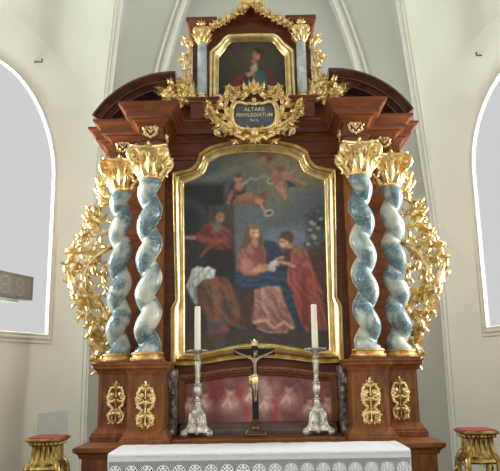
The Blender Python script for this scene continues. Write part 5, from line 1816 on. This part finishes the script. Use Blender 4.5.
# ------------------------------------------------------------------ small things on the walls
def wall_box(mb, side, t0, t1, z0, z1, o0, o1):
    vs = [WP(side, t, z, o) for o in (o0, o1) for z in (z0, z1) for t in (t0, t1)]
    fs = [(0, 2, 3, 1), (4, 5, 7, 6), (0, 1, 5, 4), (1, 3, 7, 5), (3, 2, 6, 7), (2, 0, 4, 6)]
    if side > 0:
        fs = [tuple(reversed(f)) for f in fs]
    return mb.add(vs, fs)


bx, by, bz = WP(-1, 0.95, 2.0, 0.1)
nb = thing('number_display', 'grey electronic number display box in front of the left window', 'display', (bx, by, bz))
T0, T1, Z0, Z1 = 1.035, 1.70, 2.139, 2.315
wall_box(MB(), -1, T0, T1, Z0, Z1, 0.045, 0.11).build('housing', M['grey_plastic'], nb, smooth=False)
wall_box(MB(), -1, T0 + 0.035, T1 - 0.035, Z0 + 0.018, Z1 - 0.025, 0.11, 0.112).build('screen', mat_noise('screen_grey', [(0.3, (132, 132, 126)), (0.7, (136, 136, 130))], 8, rough=0.3), nb, smooth=False)
for k in range(3):
    dg = MB()
    tc = T0 + 0.168 + k * 0.174
    w, h, s_ = 0.042, 0.058, 0.008
    zc_ = (Z0 + Z1) / 2 - 0.003
    for dz in (-h, 0, h):
        wall_box(dg, -1, tc - w + s_, tc + w - s_, zc_ + dz - s_, zc_ + dz + s_, 0.112, 0.1135)
    for dt in (-w, w):
        for dz in (-h / 2, h / 2):
            wall_box(dg, -1, tc + dt - s_, tc + dt + s_, zc_ + dz - h / 2 + s_, zc_ + dz + h / 2 - s_, 0.112, 0.1135)
    dg.build('digit', M['digit'], nb, smooth=False)
ar = wall_box(MB(), -1, T0 + 0.12, TC + RW - 0.02, Z0 - 0.026, Z0 - 0.004, 0.03, 0.075)
ar.build('support_rail', M['stucco_white'], nb, smooth=False)

wp = wall_box(MB(), -1, 0.300, 0.712, 1.116, 1.29, 0.002, 0.012)
tag(wp.build('wall_plate', M['panel_grey'], smooth=False), 'flat grey cover plate on the wall behind the left gilded stand', 'wall plate')
for side, t, z, nm in ((-1, 1.16, 4.03, 'left'), (1, 1.08, 4.05, 'right')):
    hk = MB()
    p = Vector(WP(side, t, z, lean(z) * 0.75))
    q_ = Vector(WP(side, t, z - 0.01, lean(z) + 0.05))
    hk.tube([tuple(p), tuple(p.lerp(q_, 0.6)), tuple(q_), tuple(q_ + Vector((0, 0, 0.025)))], 0.007, 8)
    tag(hk.build('wall_hook', M['iron']), 'small dark iron hook in the plaster over the %s window' % nm, 'hook', 'iron hooks over the windows')
# pale scroll bracket on the right wall
br = MB()
x0, z0 = P(446, 268, 1.12)
br.scroll([(x0 - 0.03, z0 - 0.02), (x0 - 0.02, z0 + 0.07), (x0 + 0.03, z0 + 0.125)], 0.022, 0.014, (0.02, 1.0, -1), y=1.12, flat=1.4)
br.tube([(x0 - 0.02, 1.12, z0 + 0.02), (x0 - 0.02, 1.249, z0 + 0.02)], 0.012, 8)
tag(br.build('wall_bracket', M['stucco_white']), 'small white scroll bracket on the wall beside the right gilded wing', 'bracket')

# ------------------------------------------------------------------ light
w = bpy.data.worlds.new('sky')
sc.world = w
w.use_nodes = True
bg = w.node_tree.nodes['Background']
bg.inputs['Color'].default_value = (0.625, 0.625, 0.63, 1)
bg.inputs['Strength'].default_value = 1.0


def area(name, loc, target, sx, sy, power, col=(1, 1, 1)):
    l = bpy.data.lights.new(name, 'AREA')
    l.shape = 'RECTANGLE'
    l.size, l.size_y = sx, sy
    l.energy = power
    l.color = col
    o = bpy.data.objects.new(name, l)
    COL.objects.link(o)
    o.location = loc
    o.rotation_euler = (Vector(target) - Vector(loc)).to_track_quat('-Z', 'Y').to_euler()
    return o


# unseen lamps added at both sides of the open nave to brighten the altar
for side in (-1, 1):
    p = WP(side, 4.6, 2.6, -1.0)
    area('nave_side_fill', p, (0, 0, 2.4), 1.3, 1.5, 60, (1.0, 1.0, 0.99))
    # open sky outside the chancel windows, high and towards the nave
    p = WP(side, 1.4, 2.6, -1.2)
    area('chancel_window_daylight', p, WP(-side, 0.1, 3.3, 0.2), 1.4, 1.8, 310, (1.0, 1.0, 0.99))
# pair of soft lamps added behind the viewer as frontal fill
for x in (-3.2, 3.2):
    area('rear_fill', (x, -7.0, 3.4), (-0.4 * x, 0.3, 3.0), 2.0, 3.0, 42, (1.0, 1.0, 0.99))

sc.view_settings.view_transform = 'Standard'
sc.view_settings.look = 'None'
sc.view_settings.exposure = 0.0
sc.view_settings.gamma = 1.0
sc.view_settings.use_curve_mapping = False
